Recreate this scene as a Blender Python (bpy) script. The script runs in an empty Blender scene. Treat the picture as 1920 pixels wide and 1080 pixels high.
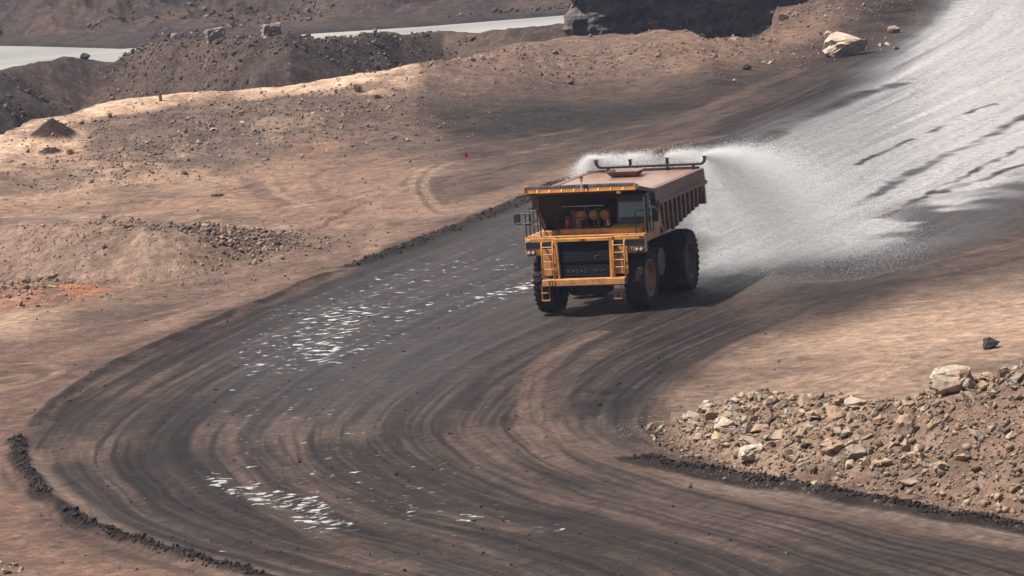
import bpy, bmesh, math, random
import numpy as np
from math import radians, sin, cos, tan, pi, hypot
from mathutils import Vector, Matrix

random.seed(7); RS = np.random.RandomState(11)
scene = bpy.context.scene
C = scene.collection

# ------------------------------------------------------------------ camera, sky, sun, exposure
CAM_H, CAM_PITCH, CAM_ROLL, FPX = 22.0, radians(6.65), radians(5.0), 8838.0
cam_d = bpy.data.cameras.new('camera'); cam = bpy.data.objects.new('camera', cam_d); C.objects.link(cam)
cam_d.sensor_width = 36.0; cam_d.lens = 36.0*FPX/1920.0
cam_d.clip_start = 1.0; cam_d.clip_end = 6000.0
cam.matrix_world = Matrix.Translation((0, 0, CAM_H)) @ Matrix.Rotation(pi/2-CAM_PITCH, 4, 'X') @ Matrix.Rotation(-CAM_ROLL, 4, 'Z')
scene.camera = cam

to_sun = Vector((-0.46, -0.13, 0.88)).normalized()
SUN_EL = math.asin(to_sun.z); SUN_AZ = math.atan2(to_sun.x, to_sun.y)
world = bpy.data.worlds.new('World'); scene.world = world; world.use_nodes = True
wn = world.node_tree.nodes; wl = world.node_tree.links
bg = wn['Background']; bg.inputs['Strength'].default_value = 0.05
sky = wn.new('ShaderNodeTexSky'); sky.sky_type = 'NISHITA'; sky.sun_disc = False
sky.sun_elevation = SUN_EL; sky.sun_rotation = SUN_AZ
sky.dust_density = 3.0; sky.air_density = 1.0; sky.ozone_density = 1.0; sky.altitude = 200
tc = wn.new('ShaderNodeTexCoord'); sx_ = wn.new('ShaderNodeSeparateXYZ'); wl.new(tc.outputs['Generated'], sx_.inputs[0])
mr = wn.new('ShaderNodeMapRange'); mr.interpolation_type = 'SMOOTHSTEP'; wl.new(sx_.outputs['Z'], mr.inputs[0])
for _i, _v in enumerate((.08, .62, 1.0, 0.0)): mr.inputs[_i+1].default_value = _v
mr2 = wn.new('ShaderNodeMapRange'); mr2.interpolation_type = 'SMOOTHSTEP'; wl.new(sx_.outputs['Y'], mr2.inputs[0])
for _i, _v in enumerate((.15, .85, 0.0, 1.0)): mr2.inputs[_i+1].default_value = _v
mm = wn.new('ShaderNodeMath'); mm.operation = 'MULTIPLY'; wl.new(mr.outputs[0], mm.inputs[0]); wl.new(mr2.outputs[0], mm.inputs[1])
hz = wn.new('ShaderNodeMix'); hz.data_type = 'RGBA'; wl.new(mm.outputs[0], hz.inputs[0]); wl.new(sky.outputs[0], hz.inputs[6]); hz.inputs[7].default_value = (28.0, 26.0, 24.4, 1)   # hazy white sky low down
wl.new(hz.outputs[2], bg.inputs['Color'])
sun_d = bpy.data.lights.new('sun', 'SUN'); sun_d.energy = 5.0; sun_d.angle = radians(0.6); sun_d.color = (1.0, 0.93, 0.84)
sun = bpy.data.objects.new('sun', sun_d); C.objects.link(sun); sun.location = (0, 0, 80)
sun.rotation_euler = (-to_sun).to_track_quat('-Z', 'Y').to_euler()
scene.view_settings.view_transform = 'Standard'; scene.view_settings.look = 'None'
scene.view_settings.exposure = 0.7; scene.view_settings.gamma = 1.0; scene.view_settings.use_curve_mapping = False
scene.render.engine = 'CYCLES'
scene.cycles.max_bounces = 14; scene.cycles.diffuse_bounces = 14; scene.cycles.transmission_bounces = 12; scene.cycles.volume_bounces = 0
scene.cycles.transparent_max_bounces = 12

# ------------------------------------------------------------------ survey: where the photographed points lie on the ground
_f = np.array([0, cos(CAM_PITCH), -sin(CAM_PITCH)]); _u = np.array([0, sin(CAM_PITCH), cos(CAM_PITCH)])
def ray(u, v):
    x = u-960.0; y = 540.0-v
    xr = x*cos(CAM_ROLL)+y*sin(CAM_ROLL); yr = y*cos(CAM_ROLL)-x*sin(CAM_ROLL)
    d = _f*FPX + np.array([1, 0, 0.])*xr + _u*yr
    return d/np.linalg.norm(d)
def gp(u, v, z=0.0):
    d = ray(u, v); t = (z-CAM_H)/d[2]
    return np.array([d[0]*t, d[1]*t])
def gpl(pts, z=0.0): return np.array([gp(u, v, z) for u, v in pts])
def at_range(u, v, r):
    d = ray(u, v); t = r/hypot(d[0], d[1]); return np.array([d[0]*t, d[1]*t, CAM_H+d[2]*t])

# ------------------------------------------------------------------ numpy noise
def _hash(ix, iy, seed):
    h = (ix.astype(np.int64)*374761393 + iy.astype(np.int64)*668265263 + seed*974711) & 0x7fffffff
    h = ((h ^ (h >> 13))*1274126177) & 0x7fffffff
    h = h ^ (h >> 16)
    return (h & 0xffff).astype(np.float32)/65535.0
def vn(x, y, seed=0):
    ix = np.floor(x); iy = np.floor(y); fx = (x-ix).astype(np.float32); fy = (y-iy).astype(np.float32)
    ix = ix.astype(np.int64); iy = iy.astype(np.int64)
    fx = fx*fx*fx*(fx*(fx*6-15)+10); fy = fy*fy*fy*(fy*(fy*6-15)+10)
    a = _hash(ix, iy, seed); b = _hash(ix+1, iy, seed); c = _hash(ix, iy+1, seed); d = _hash(ix+1, iy+1, seed)
    return (a+(b-a)*fx+(c-a)*fy+(a-b-c+d)*fx*fy)*2-1
def fbm(x, y, sc, octv=4, seed=0, gain=0.5):
    r = 0; a = 1.0; f = 1.0/sc; n = 0; ca, sa = 0.8, 0.6
    X, Y = x, y
    for i in range(octv):
        r = r + a*vn(X*f, Y*f, seed+i*17); n += a; a *= gain; f *= 2.03
        X, Y = X*ca-Y*sa, X*sa+Y*ca
    return r/n
def ridged(x, y, sc, octv=4, seed=0):
    r = 0; a = 1.0; f = 1.0/sc; n = 0
    for i in range(octv):
        r = r + a*(1-2*np.abs(vn(x*f+i*3.1, y*f-i*1.7, seed+i*13))); n += a; a *= 0.5; f *= 2.1
    return r/n
def sst(a, b, x):
    t = np.clip((x-a)/(b-a), 0, 1); return t*t*(3-2*t)

# ------------------------------------------------------------------ curves and regions measured on the ground
def chaikin(P, n=2, closed=False):
    P = np.asarray(P, float)
    for _ in range(n):
        Q = []
        m = len(P)
        if not closed: Q.append(P[0])
        for i in range(m if closed else m-1):
            a, b = P[i], P[(i+1) % m]; Q += [a*0.75+b*0.25, a*0.25+b*0.75]
        if not closed: Q.append(P[-1])
        P = np.array(Q)
    return P
def near_line(pts, x, y, w):
    """distance to a line, worked out only where it is less than w"""
    P = chaikin(gpz(pts), 2); lo = P.min(0)-w; hi = P.max(0)+w
    sel = np.where((x > lo[0]) & (x < hi[0]) & (y > lo[1]) & (y < hi[1]))[0]; d = np.full(len(x), 99.0, np.float32)
    if len(sel): d[sel] = polyline_dist(P, x[sel], y[sel])[0]
    return d
def polyline_dist(P, x, y, ky=1.0):
    best = np.full(x.shape, 1e9, np.float32); s = np.zeros(x.shape, np.float32); sg = np.ones(x.shape, np.float32); L = 0.0
    for i in range(len(P)-1):
        ax, ay = P[i]; bx, by = P[i+1]; ay *= ky; by *= ky
        dx, dy = bx-ax, by-ay; l = math.sqrt(dx*dx+dy*dy)+1e-9
        px = x-ax; py = y*ky-ay
        t = np.clip((px*dx+py*dy)/(l*l), 0, 1)
        ex = px-t*dx; ey = py-t*dy; d = np.sqrt(ex*ex+ey*ey)
        m = d < best
        best = np.where(m, d, best); s = np.where(m, L+t*l, s); sg = np.where(m, np.sign(dx*py-dy*px), sg); L += l
    return best, s/L, sg
KY = 0.15
def region(pts, x, y, soft=0.5, z=0.0, P=None):
    """1 inside the polygon, falling to 0 over soft metres (across the view)"""
    if P is None: P = gpz(pts)
    N = len(x); lo = P.min(0); hi = P.max(0); mx = soft+.5; my = (soft+.5)/KY
    sel = np.where((x > lo[0]-mx) & (x < hi[0]+mx) & (y > lo[1]-my) & (y < hi[1]+my))[0]
    full = np.zeros(N, np.float32)
    if len(sel) == 0: return full
    x = x[sel]; y = y[sel]
    inside = np.zeros(x.shape, bool); n = len(P)
    for i in range(n):
        ax, ay = P[i]; bx, by = P[(i+1) % n]
        if ay == by: continue
        c = ((ay > y) != (by > y)) & (x < (bx-ax)*(y-ay)/(by-ay)+ax)
        inside ^= c
    d, _, _ = polyline_dist(np.vstack([P, P[:1]]), x, y, KY)
    sd = np.where(inside, d, -d)
    full[sel] = sst(-soft, soft, sd)
    return full

RIDGE = [(-260, 400), (0, 262), (60, 232), (130, 218), (200, 204), (300, 186), (430, 168), (560, 162), (700, 152), (780, 140), (860, 112), (960, 84), (1060, 62), (1150, 54), (1230, 60), (1330, 66), (1400, 44), (1440, 26), (1500, -6), (1560, -60)]
OUTER = [(2050, -230), (1860, -60), (1760, 10), (1700, 70), (1500, 170), (1300, 250), (1060, 335), (980, 375), (850, 430), (740, 470), (640, 510), (480, 575), (330, 645), (200, 710), (90, 780), (38, 840), (28, 885), (70, 935), (140, 985), (250, 1030), (370, 1065), (480, 1092), (620, 1135)]
INNER = [(2700, -80), (2400, 130), (2100, 330), (1920, 430), (1700, 520), (1500, 600), (1380, 650), (1290, 700), (1235, 755), (1232, 805), (1310, 855), (1480, 900), (1700, 950), (1920, 1000), (2100, 1040)]
ROUTER = chaikin(gpl(OUTER), 2); RINNER = chaikin(gpl(INNER), 2)
WIND = {
 'a': [(34, 822), (37, 852), (46, 888), (75, 922), (120, 965), (200, 1007), (300, 1036), (400, 1066), (465, 1081), (540, 1100)],
 'b': [(1180, 858), (1230, 870), (1300, 884), (1420, 905), (1550, 927), (1700, 957), (1810, 978), (1960, 1000)],
 'c': [(660, 500), (700, 488), (760, 465), (850, 430), (920, 402), (985, 375), (1050, 340)],
 'd': [(60, 800), (110, 752), (180, 705), (280, 655), (380, 612), (480, 574), (560, 540), (640, 508)],
}
WINDW = {k: chaikin(gpl(v), 2) for k, v in WIND.items()}
PILE = [(1262, 792), (1288, 832), (1345, 862), (1450, 885), (1580, 905), (1720, 930), (1960, 962), (2150, 985)]
PILEW = chaikin(gpl(PILE), 2)
rid3 = []
for (u, v) in RIDGE:
    z = 1.2 if u < 900 else 1.6
    g = gp(u, v, z); rid3.append((math.atan2(g[0], g[1]), hypot(*g), z))
rid3 = np.array(rid3)
MID = [(-200, 150), (0, 134), (75, 118), (120, 107), (165, 111), (215, 110), (235, 96), (275, 82), (320, 77), (370, 75), (420, 80), (470, 72), (540, 62), (590, 72), (655, 72), (728, 59), (750, 66), (830, 68), (1060, 52), (1200, 40), (1500, 30)]
mid3 = []
for (u, v) in MID:
    p = at_range(u, v, 440+12*math.sin(u*0.009)); mid3.append((math.atan2(p[0], p[1]), hypot(p[0], p[1]), p[2]))
mid3 = np.array(mid3)
ZW = -12.0
SHORE = [(-300, 70), (0, 88), (230, 94), (420, 80), (580, 66), (800, 52), (1060, 31), (1500, 0)]
sh3 = np.array([(math.atan2(*gp(u, v, ZW)), hypot(*gp(u, v, ZW))) for u, v in SHORE])

def gpz(pts):
    """points on the ground, allowing for its rise towards the crest of the pit"""
    out = []
    for u, v in pts:
        z = 0.0
        for _ in range(6):
            g = gp(u, v, z); ph = math.atan2(g[0], g[1]); r = hypot(*g)
            rf = 1-float(sst(rid3[-6, 0], rid3[-2, 0], ph)); z = .5*z+.5*float(np.interp(ph, rid3[:, 0], rid3[:, 2])*sst(-38, 0, r-np.interp(ph, rid3[:, 0], rid3[:, 1]))*rf)
        out.append(g)
    return np.array(out)
def pile_h(x, y):
    d, s, sg = polyline_dist(PILEW, x, y)
    d = d*sg
    hm = np.interp(s, [0, 0.06, 0.2, 0.45, 0.60, 0.72, 1.0], [0.15, 0.9, 1.15, 1.6, 2.6, 3.3, 4.3])
    w = hm*1.9+0.5
    up = np.clip(d/w, 0, 1)**0.85
    down = 1-sst(0, 1, (d-w*1.05)/(w*1.2))
    nz = 1+0.16*fbm(x, y, 2.6, 3, 91)
    return np.where(d > 0, hm*up*down*nz, 0), d, s, w

# heaps and bumps: (u, v, radius x, radius y, height, roughness)
HEAPS = [
 (100, 268, .98, 2.0, 1.15, 0.06), (95, 293, .5, .9, 0.36, 0.04),
 (470, 255, 9.0, 13, 0.25, 0.22), (330, 295, 6.0, 8, 0.5, 0.35), (560, 225, 8, 11, 0.4, 0.34), (650, 240, 5, 7, 0.25, 0.3),
 (250, 245, 7, 10, 0.2, 0.22), (120, 338, 5, 6, 0.25, 0.25), (430, 475, 3.2, 4.0, 0.25, 0.25), (510, 450, 2.0, 3.0, 0.2, 0.22),
 (70, 545, 2.4, 3.5, 0.4, 0.22), (1000, 125, 10, 12, 0.3, 0.34), (1200, 115, 10, 9, 0.10, 0.25), (1390, 85, 6, 10, 0.12, 0.25),
 (870, 155, 7, 9, 0.35, 0.3), (1540, 40, 6, 14, 0.8, 0.3), (1650, 20, 4.5, 10, 1.4, 0.3), (1470, 50, 5, 8, 0.3, 0.3)]
BANK = chaikin(gpl([(-90, 512), (60, 520), (220, 524), (330, 514), (430, 496), (520, 468), (575, 440)]), 2)

HEAPG = []
def height(x, y):
    if not HEAPG: HEAPG.extend(gpz([(h[0], h[1]) for h in HEAPS]))
    if len(np.atleast_1d(x)) > 200000: return np.concatenate([height(a, b) for a, b in zip(np.array_split(x, 16), np.array_split(y, 16))])
    x = np.asarray(x, float); y = np.asarray(y, float)
    r = np.hypot(x, y); ph = np.arctan2(x, y)
    do, so, sgo = polyline_dist(ROUTER, x, y); di, si, sgi = polyline_dist(RINNER, x, y)
    onroad = (sgo > 0) & (sgi < 0)
    off = np.where(onroad, 0, np.minimum(do, di))
    offs = sst(0, 10, off)
    rough = 0.06+0.30*offs
    z = 0.35*offs*fbm(x, y, 26, 2, 3) + 0.10*offs*fbm(x, y, 5, 3, 5)*1.0 + 0.025*fbm(x, y, 2.2, 3, 8)
    lf = offs*(sgo < 0)*sst(170, 200, r); z = z + lf*(.13*fbm(x*.8-y*.6, y*.8+x*.6, 4.2, 3, 6)+.09*ridged(x*.6+y*.8, (y*.6-x*.8)*.8, 3.1, 3, 7))
    # ruts on the road follow the bend
    t = do/(do+di+1e-6)
    rut = vn(t*26, so*6, 31)*0.05+vn(t*60, so*12, 33)*0.025
    z = z + np.where(onroad, rut, rut*(1-sst(0, 6, off)))
    # windrows
    for k, (P, h, w) in {'a': (WINDW['a'], .26, .32), 'b': (WINDW['b'], .2, .26), 'c': (WINDW['c'], .16, .3), 'd': (WINDW['d'], .16, .35)}.items():
        d, s, _ = polyline_dist(P, x, y)
        fade = sst(0, .06, s)*sst(1, .94, s)
        z = z + h*fade*np.exp(-(d/w)**2)*(1+0.5*fbm(x, y, 1.4, 2, 44))
    rough_z = np.zeros_like(z)
    for g, (u, v, rx, ry, h, ro) in zip(HEAPG, HEAPS):
        q = ((x-g[0])/rx)**2+((y-g[1])/ry)**2
        sh = np.clip(1-np.sqrt(q)/1.5, 0, 1) if rx < 2 else np.exp(-q*1.1)
        z = z + h*sh*(1+0.25*fbm(x, y, rx*.5, 3, 61)); rough_z = np.maximum(rough_z, ro*np.exp(-q*1.0))
    # spoil bank at the left
    d, s, sg = polyline_dist(BANK, x, y); d = d*sg
    hb = np.interp(s, [0, .15, .6, .85, 1], [1.5, 1.9, 1.7, 1.1, .1])
    w = 3.6
    prof = np.where(d > 0, np.clip(d/w, 0, 1)**.9*(1-sst(0, 1, (d-w)/22)), 0)
    z = z + hb*prof*(1+0.10*fbm(x*1.0, y*.5, 1.1, 3, 71)); rough_z = np.maximum(rough_z, 0.12*prof)
    ph_, pd, _, pw = pile_h(x, y); z = z + ph_; rough_z = np.maximum(rough_z, np.where((pd > 0) & (pd < pw*1.6), 0.2, 0))
    lump = fbm(x, y, 3.0, 4, 15, .6)+0.6*ridged(x, y, 1.3, 3, 16)
    z = z + rough_z*lump*0.8
    # crest before the pit
    r1 = np.interp(ph, rid3[:, 0], rid3[:, 1]); z1 = np.interp(ph, rid3[:, 0], rid3[:, 2])
    right = sst(rid3[-3, 0], rid3[-1, 0], ph)
    r1 = r1 + right*500 + 1.2*fbm(ph*60, ph*0, 1, 3, 20)
    rf = 1-sst(rid3[-6, 0], rid3[-2, 0], ph)
    z = z + z1*sst(-38, 0, r-r1)*rf
    z = z + 0.5*sst(-30, -4, r-r1)*rf*fbm(x, y, 7, 4, 21)
    # pit
    r2 = np.interp(ph, mid3[:, 0], mid3[:, 1]); z2 = np.interp(ph, mid3[:, 0], mid3[:, 2])
    r3 = np.interp(ph, sh3[:, 0], sh3[:, 1])
    big = fbm(x, y, 16, 5, 23, .55); wx = 2.5*fbm(x, y, 9, 3, 26); gul = ridged(x*.82+y*.25+wx, y*.40-x*.3+wx, 6.5, 4, 25)
    zm = np.maximum(z2-.52*(np.sqrt((r-r2)**2+9)-3), np.where(r < r2, -60, ZW-2.5))
    crestk = sst(0, 14, np.abs(r-r2))
    lum2 = fbm(x*.8+y*.6, y*.8-x*.6, 5.0, 4, 27, .6)
    zm = zm + (2.2*big+1.1*gul+1.6*lum2)*(.22+.78*crestk)*sst(12, 4, r-r2)
    zm = np.maximum(zm, -27+big*2)
    far = ZW-1.2+1.5*sst(-6, 6, r-r3)+0.9*sst(0, 40, r-r3)*(1+.6*big)+np.clip(r-r3-42-30*vn(ph*40, ph*0, 5), 0, 140)*0.42
    far = far+(2.6*big+1.8*gul+2.4*lum2+.8*ridged(x*.7+y*.7, y*.7-x*.7, 3.2, 3, 29))*sst(15, 60, r-r3)+(0.35*gul+.4*lum2)*sst(3, 20, r-r3)
    zp = np.where(r > r2+22, np.maximum(far, zm), zm)
    zp = np.where(r > r2+60, far, zp)
    drop = z1 - 0.75*(r-r1)
    pit = np.maximum(drop, zp)
    pitm = sst(0, 2.5, r-r1)
    z = z*(1-pitm)+pit*pitm
    return z

def march(u, v, r0=90, r1=900):
    """first point of the ground seen in that direction"""
    d = ray(u, v); k = hypot(d[0], d[1])
    rr = np.concatenate([np.arange(r0, 420, .25), np.arange(420, r1, 1.0)])
    X = d[0]/k*rr; Y = d[1]/k*rr; Z = CAM_H+d[2]/k*rr
    hgt = height(X, Y); i = np.argmax(hgt >= Z)
    return Vector((X[i], Y[i], hgt[i]))

# ------------------------------------------------------------------ the ground sheet
fine = np.linspace(-8.2, 8.2, 720)
outer_l = -8.2-np.cumsum(np.linspace(.15, 3.2, 34)); outer_r = -outer_l
phs = np.radians(np.concatenate([outer_l[::-1], fine, outer_r]))
rs = [15, 30, 50, 70, 85, 95]; r = 100.0
while r < 330: rs.append(r); r += max(0.13, 0.62*r*r/(CAM_H*FPX/1.875))
while r < 400: rs.append(r); r += 0.75
while r < 640: rs.append(r); r += 0.9
while r < 800: rs.append(r); r += 1.5
while r < 1500: rs.append(r); r += 25
rs = np.array(rs)
PH, RR = np.meshgrid(phs, rs)
GX = (np.sin(PH)*RR).ravel(); GY = (np.cos(PH)*RR).ravel()
GZ = height(GX, GY)
nr, nc = RR.shape
print('ground verts', nr*nc)

def make_grid(name, x, y, z, nr, nc):
    me = bpy.data.meshes.new(name); n = nr*nc
    me.vertices.add(n); me.vertices.foreach_set('co', np.stack([x, y, z], 1).astype(np.float32).ravel())
    idx = np.arange(n).reshape(nr, nc)
    q = np.stack([idx[:-1, :-1], idx[:-1, 1:], idx[1:, 1:], idx[1:, :-1]], -1).reshape(-1, 4)
    m = len(q)
    me.loops.add(m*4); me.loops.foreach_set('vertex_index', q.astype(np.int32).ravel())
    me.polygons.add(m); me.polygons.foreach_set('loop_start', np.arange(0, m*4, 4, dtype=np.int32))
    me.polygons.foreach_set('loop_total', np.full(m, 4, np.int32)); me.polygons.foreach_set('use_smooth', np.ones(m, bool))
    me.update(calc_edges=True)
    return me
gme = make_grid('ground', GX, GY, GZ, nr, nc)

# ---- what each spot of ground is made of
def paint(x, y, z):
    n = len(x); r = np.hypot(x, y); ph = np.arctan2(x, y)
    col = np.zeros((n, 3), np.float32); wet = np.zeros(n, np.float32); pud = np.zeros(n, np.float32); peb = np.zeros(n, np.float32)
    w1 = fbm(x, y, 9, 4, 101)*1.0; w2 = fbm(x, y, 3, 3, 103)
    xx = x+w1*0.9+w2*0.3; yy = y+fbm(x, y, 12, 3, 105)*3.5     # ragged borders
    def lay(c, m, k=1.0):
        nonlocal col
        m = (np.clip(m*k, 0, 1))[:, None]; col = col*(1-m)+np.array(c, np.float32)*m
    tan_ = (.36, .25, .185); pale = (.50, .36, .27); brown = (.20, .14, .115); grey = (.16, .125, .11); dark = (.065, .052, .048); coal = (.022, .019, .019); pink = (.205, .130, .105)
    lay((.27, .185, .145), np.ones(n))
    big = fbm(x, y, 20, 4, 107); med = fbm(x, y*.4, 4, 4, 109); str_ = fbm(x*.35, y*.35, 2.2, 4, 111)
    lay(brown, sst(.0, .5, med), .6)
    lay(tan_, sst(.05, .5, str_), .5)
    # left plateau
    lay(pale, region([(-300, 420), (0, 255), (300, 180), (600, 150), (790, 130), (830, 150), (770, 200), (600, 205), (420, 190), (200, 235), (150, 300), (40, 310), (-300, 500)], xx, yy, .9))
    lay((.66, .49, .37), region([(-60, 285), (0, 258), (120, 218), (300, 184), (560, 158), (780, 136), (800, 160), (640, 178), (430, 186), (240, 205), (110, 240), (30, 285), (-60, 330)], xx, yy, .35), .75)
    lay(tan_, region([(-50, 330), (380, 330), (520, 300), (620, 340), (480, 420), (300, 440), (-50, 420)], xx, yy, .9), .7)
    lay(pale, region([(-50, 345), (150, 318), (330, 310), (420, 330), (300, 350), (100, 372), (-50, 372)], xx, yy, .5), .45)
    lay(grey, region([(160, 240), (300, 215), (420, 195), (560, 190), (740, 215), (700, 245), (560, 270), (480, 320), (330, 325), (180, 300)], xx, yy, .7), .85)
    lay((.10, .06, .05), region([(300, 218), (345, 200), (370, 208), (330, 228)], xx, yy, .3), .7)
    lay(grey, region([(0, 330), (180, 325), (200, 345), (120, 360), (0, 362)], xx, yy, .5), .6)
    lay(brown, region([(0, 425), (180, 410), (260, 430), (540, 420), (560, 440), (400, 455), (250, 450), (0, 440)], xx, yy, .4), .6)
    lay((.30, .22, .18), region([(-100, 440), (250, 440), (540, 430), (540, 460), (380, 520), (250, 550), (100, 560), (-100, 560)], xx, yy, .4), .7)
    lay(dark, region([(250, 470), (350, 440), (365, 470), (330, 520), (200, 530)], xx, yy, .5), .35*0+.3)
    lay((.33, .19, .13), region([(-50, 530), (120, 520), (280, 525), (200, 560), (-50, 580)], xx, yy, .4), .8)
    lay((.42, .20, .10), region([(120, 535), (180, 525), (230, 535), (160, 552)], xx, yy, .3), .7)
    lay(pale, region([(-50, 580), (130, 570), (160, 590), (60, 625), (-50, 630)], xx, yy, .5), .6)
    mot = fbm(x, y*.45, 3.2, 5, 151, .62); offroad = (r < 330)
    lay((.15, .115, .10), sst(.08, .42, mot)*offroad, .55); lay((.44, .33, .255), sst(.10, .45, -mot)*offroad, .40)
    mot2 = fbm(x*.5, y*.25, 2.0, 4, 153, .6); lay((.19, .135, .11), sst(.12, .4, mot2)*offroad, .5)
    # brown band between plateau and road
    lay(brown, region([(200, 590), (330, 540), (500, 500), (640, 450), (700, 460), (500, 560), (330, 620), (0, 720), (0, 660)], xx, yy, .9), .55)
    lay(dark, region([(180, 600), (330, 570), (430, 560), (380, 600), (250, 620)], xx, yy, .6), .45)
    lay((.30, .20, .16), region([(440, 300), (640, 300), (860, 290), (760, 340), (760, 420), (600, 450), (450, 390)], xx, yy, .8), .6)
    lay(dark, region([(760, 350), (860, 330), (1040, 300), (1060, 320), (900, 385), (800, 400)], xx, yy, .5), .55)
    # dark band of coal dust climbing away
    lay((.12, .095, .085), region([(700, 270), (800, 150), (950, 95), (1150, 60), (1350, 70), (1520, -20), (1800, -20), (1700, 100), (1300, 260), (1000, 330), (820, 340)], xx+med*2.5, yy+str_*9, 2.4), .62)
    lay((.25, .175, .14), region([(800, 160), (960, 95), (1100, 70), (1340, 75), (1400, 110), (1300, 150), (1000, 175), (850, 200)], xx, yy, 1.0), .62)
    lay((.30, .20, .15), region([(1250, 80), (1400, 60), (1520, 50), (1700, 60), (1660, 100), (1400, 150), (1250, 150)], xx, yy, .9), .5)
    lay((.05, .04, .037), region([(820, 190), (980, 150), (1300, 140), (1540, 80), (1640, 20), (1720, -20), (1800, -20), (1700, 90), (1480, 190), (1200, 280), (1000, 320), (860, 300)], xx, yy, 1.3), .5)
    lay(coal, region([(840, 235), (1000, 205), (1300, 165), (1540, 95), (1650, 30), (1720, -20), (1800, -20), (1700, 70), (1560, 150), (1330, 215), (1100, 250), (900, 270)], xx+med*2, yy+str_*6, 1.5), .8)
    # pinkish dirt outside the bend
    lay(pink, region([(-300, 640), (40, 640), (250, 620), (420, 570), (560, 520), (420, 610), (200, 700), (60, 800), (5, 870), (90, 960), (350, 1070), (520, 1140), (-300, 1140)], xx*1.0+w2*0, yy, .8), .85)
    lay((.28, .185, .145), region([(-300, 760), (60, 760), (0, 860), (60, 960), (300, 1060), (200, 1075), (0, 980), (-300, 1000)], xx, yy, .8), .35)
    lay((.17, .115, .095), region([(-300, 620), (0, 640), (250, 600), (480, 520), (700, 430), (860, 400), (1060, 320), (1060, 335), (850, 430), (640, 510), (330, 645), (90, 780), (40, 850), (-300, 860)], xx, yy, .8), .6)
    lay(dark, sst(.25, .6, str_)*region([(-300, 600), (500, 560), (40, 800), (0, 1100), (-300, 1100)], xx, yy, 1.0), .35)
    # the pale ground at the right
    pr = region([(2200, 470), (1920, 510), (1700, 560), (1480, 615), (1330, 670), (1260, 740), (1300, 800), (1500, 800), (2200, 820)], xx, yy, 1.0)
    lay((.335, .245, .19), pr, .92); lay((.20, .145, .12), pr*sst(.05, .4, fbm(x, y*.5, 4, 4, 161, .6)), .6)
    lay(pale, region([(2200, 560), (1920, 560), (1600, 600), (1420, 640), (1500, 665), (1920, 660), (2200, 650)], xx, yy, .9), .6)
    lay((.20, .14, .11), region([(1330, 700), (1500, 650), (1600, 690), (1450, 730), (1330, 745)], xx, yy, .7), .3)
    # road
    do, so, sgo = polyline_dist(ROUTER, x+w1*.25, y+w1*.5); di, si, sgi = polyline_dist(RINNER, x+w1*.25, y+w1*.5)
    on = (sgo > 0) & (sgi < 0); sd = np.where(on, np.minimum(do, di), -np.minimum(do, di))
    rm = sst(-1.6, 1.2, sd+1.3*fbm(x, y*.5, 4.5, 4, 171))
    band = sst(-9, -1, sd)*(sgo < 0)*sst(150, 190, r); lay((.10, .072, .062), band*sst(-.15, .35, fbm(x*.5, y*.5, 2.6, 4, 173)), .7)
    t = np.where(on, do/(do+di+1e-6), np.where(do < di, -0.0, 1.0)+np.where(do < di, -do, di)*0.03)
    s = so*(1-np.clip(t, 0, 1))+si*np.clip(t, 0, 1)
    lay((.056, .044, .040), rm)
    T = t*30; S = so*22
    st1 = vn(T*.55, S*.9, 201)*.35+vn(T*1.3, S*1.2, 203)*.35+.5*fbm(x, y, 7, 3, 209)
    st2 = vn(T*3.1, S*1.5, 205)*.5+vn(T*6.0, S*2.6, 207)*.5
    lay((.20, .145, .12), sst(-.1, .45, st1)*rm*region([(0, 760), (250, 680), (460, 720), (700, 800), (900, 790), (1010, 640), (1100, 640), (1120, 800), (1300, 860), (2100, 1000), (2100, 1200), (0, 1200)], xx, yy, 2.0), .75)
    lay((.13, .10, .09), sst(.0, .6, st2)*rm, .55)
    lay(coal, sst(.10, .6, -st2+.3*st1)*rm, .7)
    lay((.070, .060, .060), rm*region([(640, 520), (1000, 380), (1060, 600), (900, 700), (700, 760), (450, 740), (450, 640)], xx, yy, 1.2), .55)
    lay(coal, rm*region([(230, 800), (330, 740), (360, 790), (420, 900), (520, 960), (450, 980), (260, 880)], xx, yy, 1.2), .55)
    lay(coal, rm*region([(1080, 690), (1230, 660), (1260, 700), (1240, 790), (1140, 800), (1060, 760)], xx, yy, .8)*sst(-.2, .3, w2), .7)
    lay(coal, rm*region([(900, 960), (1100, 950), (1260, 1010), (1200, 1090), (900, 1090)], xx, yy, 1.2)*sst(-.3, .3, w2), .5)
    # shoulder at the right of the truck, brown to dark
    lay((.105, .078, .068), region([(1400, 600), (1330, 540), (1500, 500), (1760, 470), (1920, 400), (2100, 380), (2100, 500), (1920, 520), (1700, 560), (1500, 610)], xx, yy, .8), .85)
    lay((.035, .028, .026), region([(1920, 370), (1760, 470), (1600, 490), (1480, 520), (1500, 560), (1560, 600), (1400, 640), (1500, 610), (1680, 560), (1740, 500), (1920, 440)], xx, yy, .7), .5)
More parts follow.
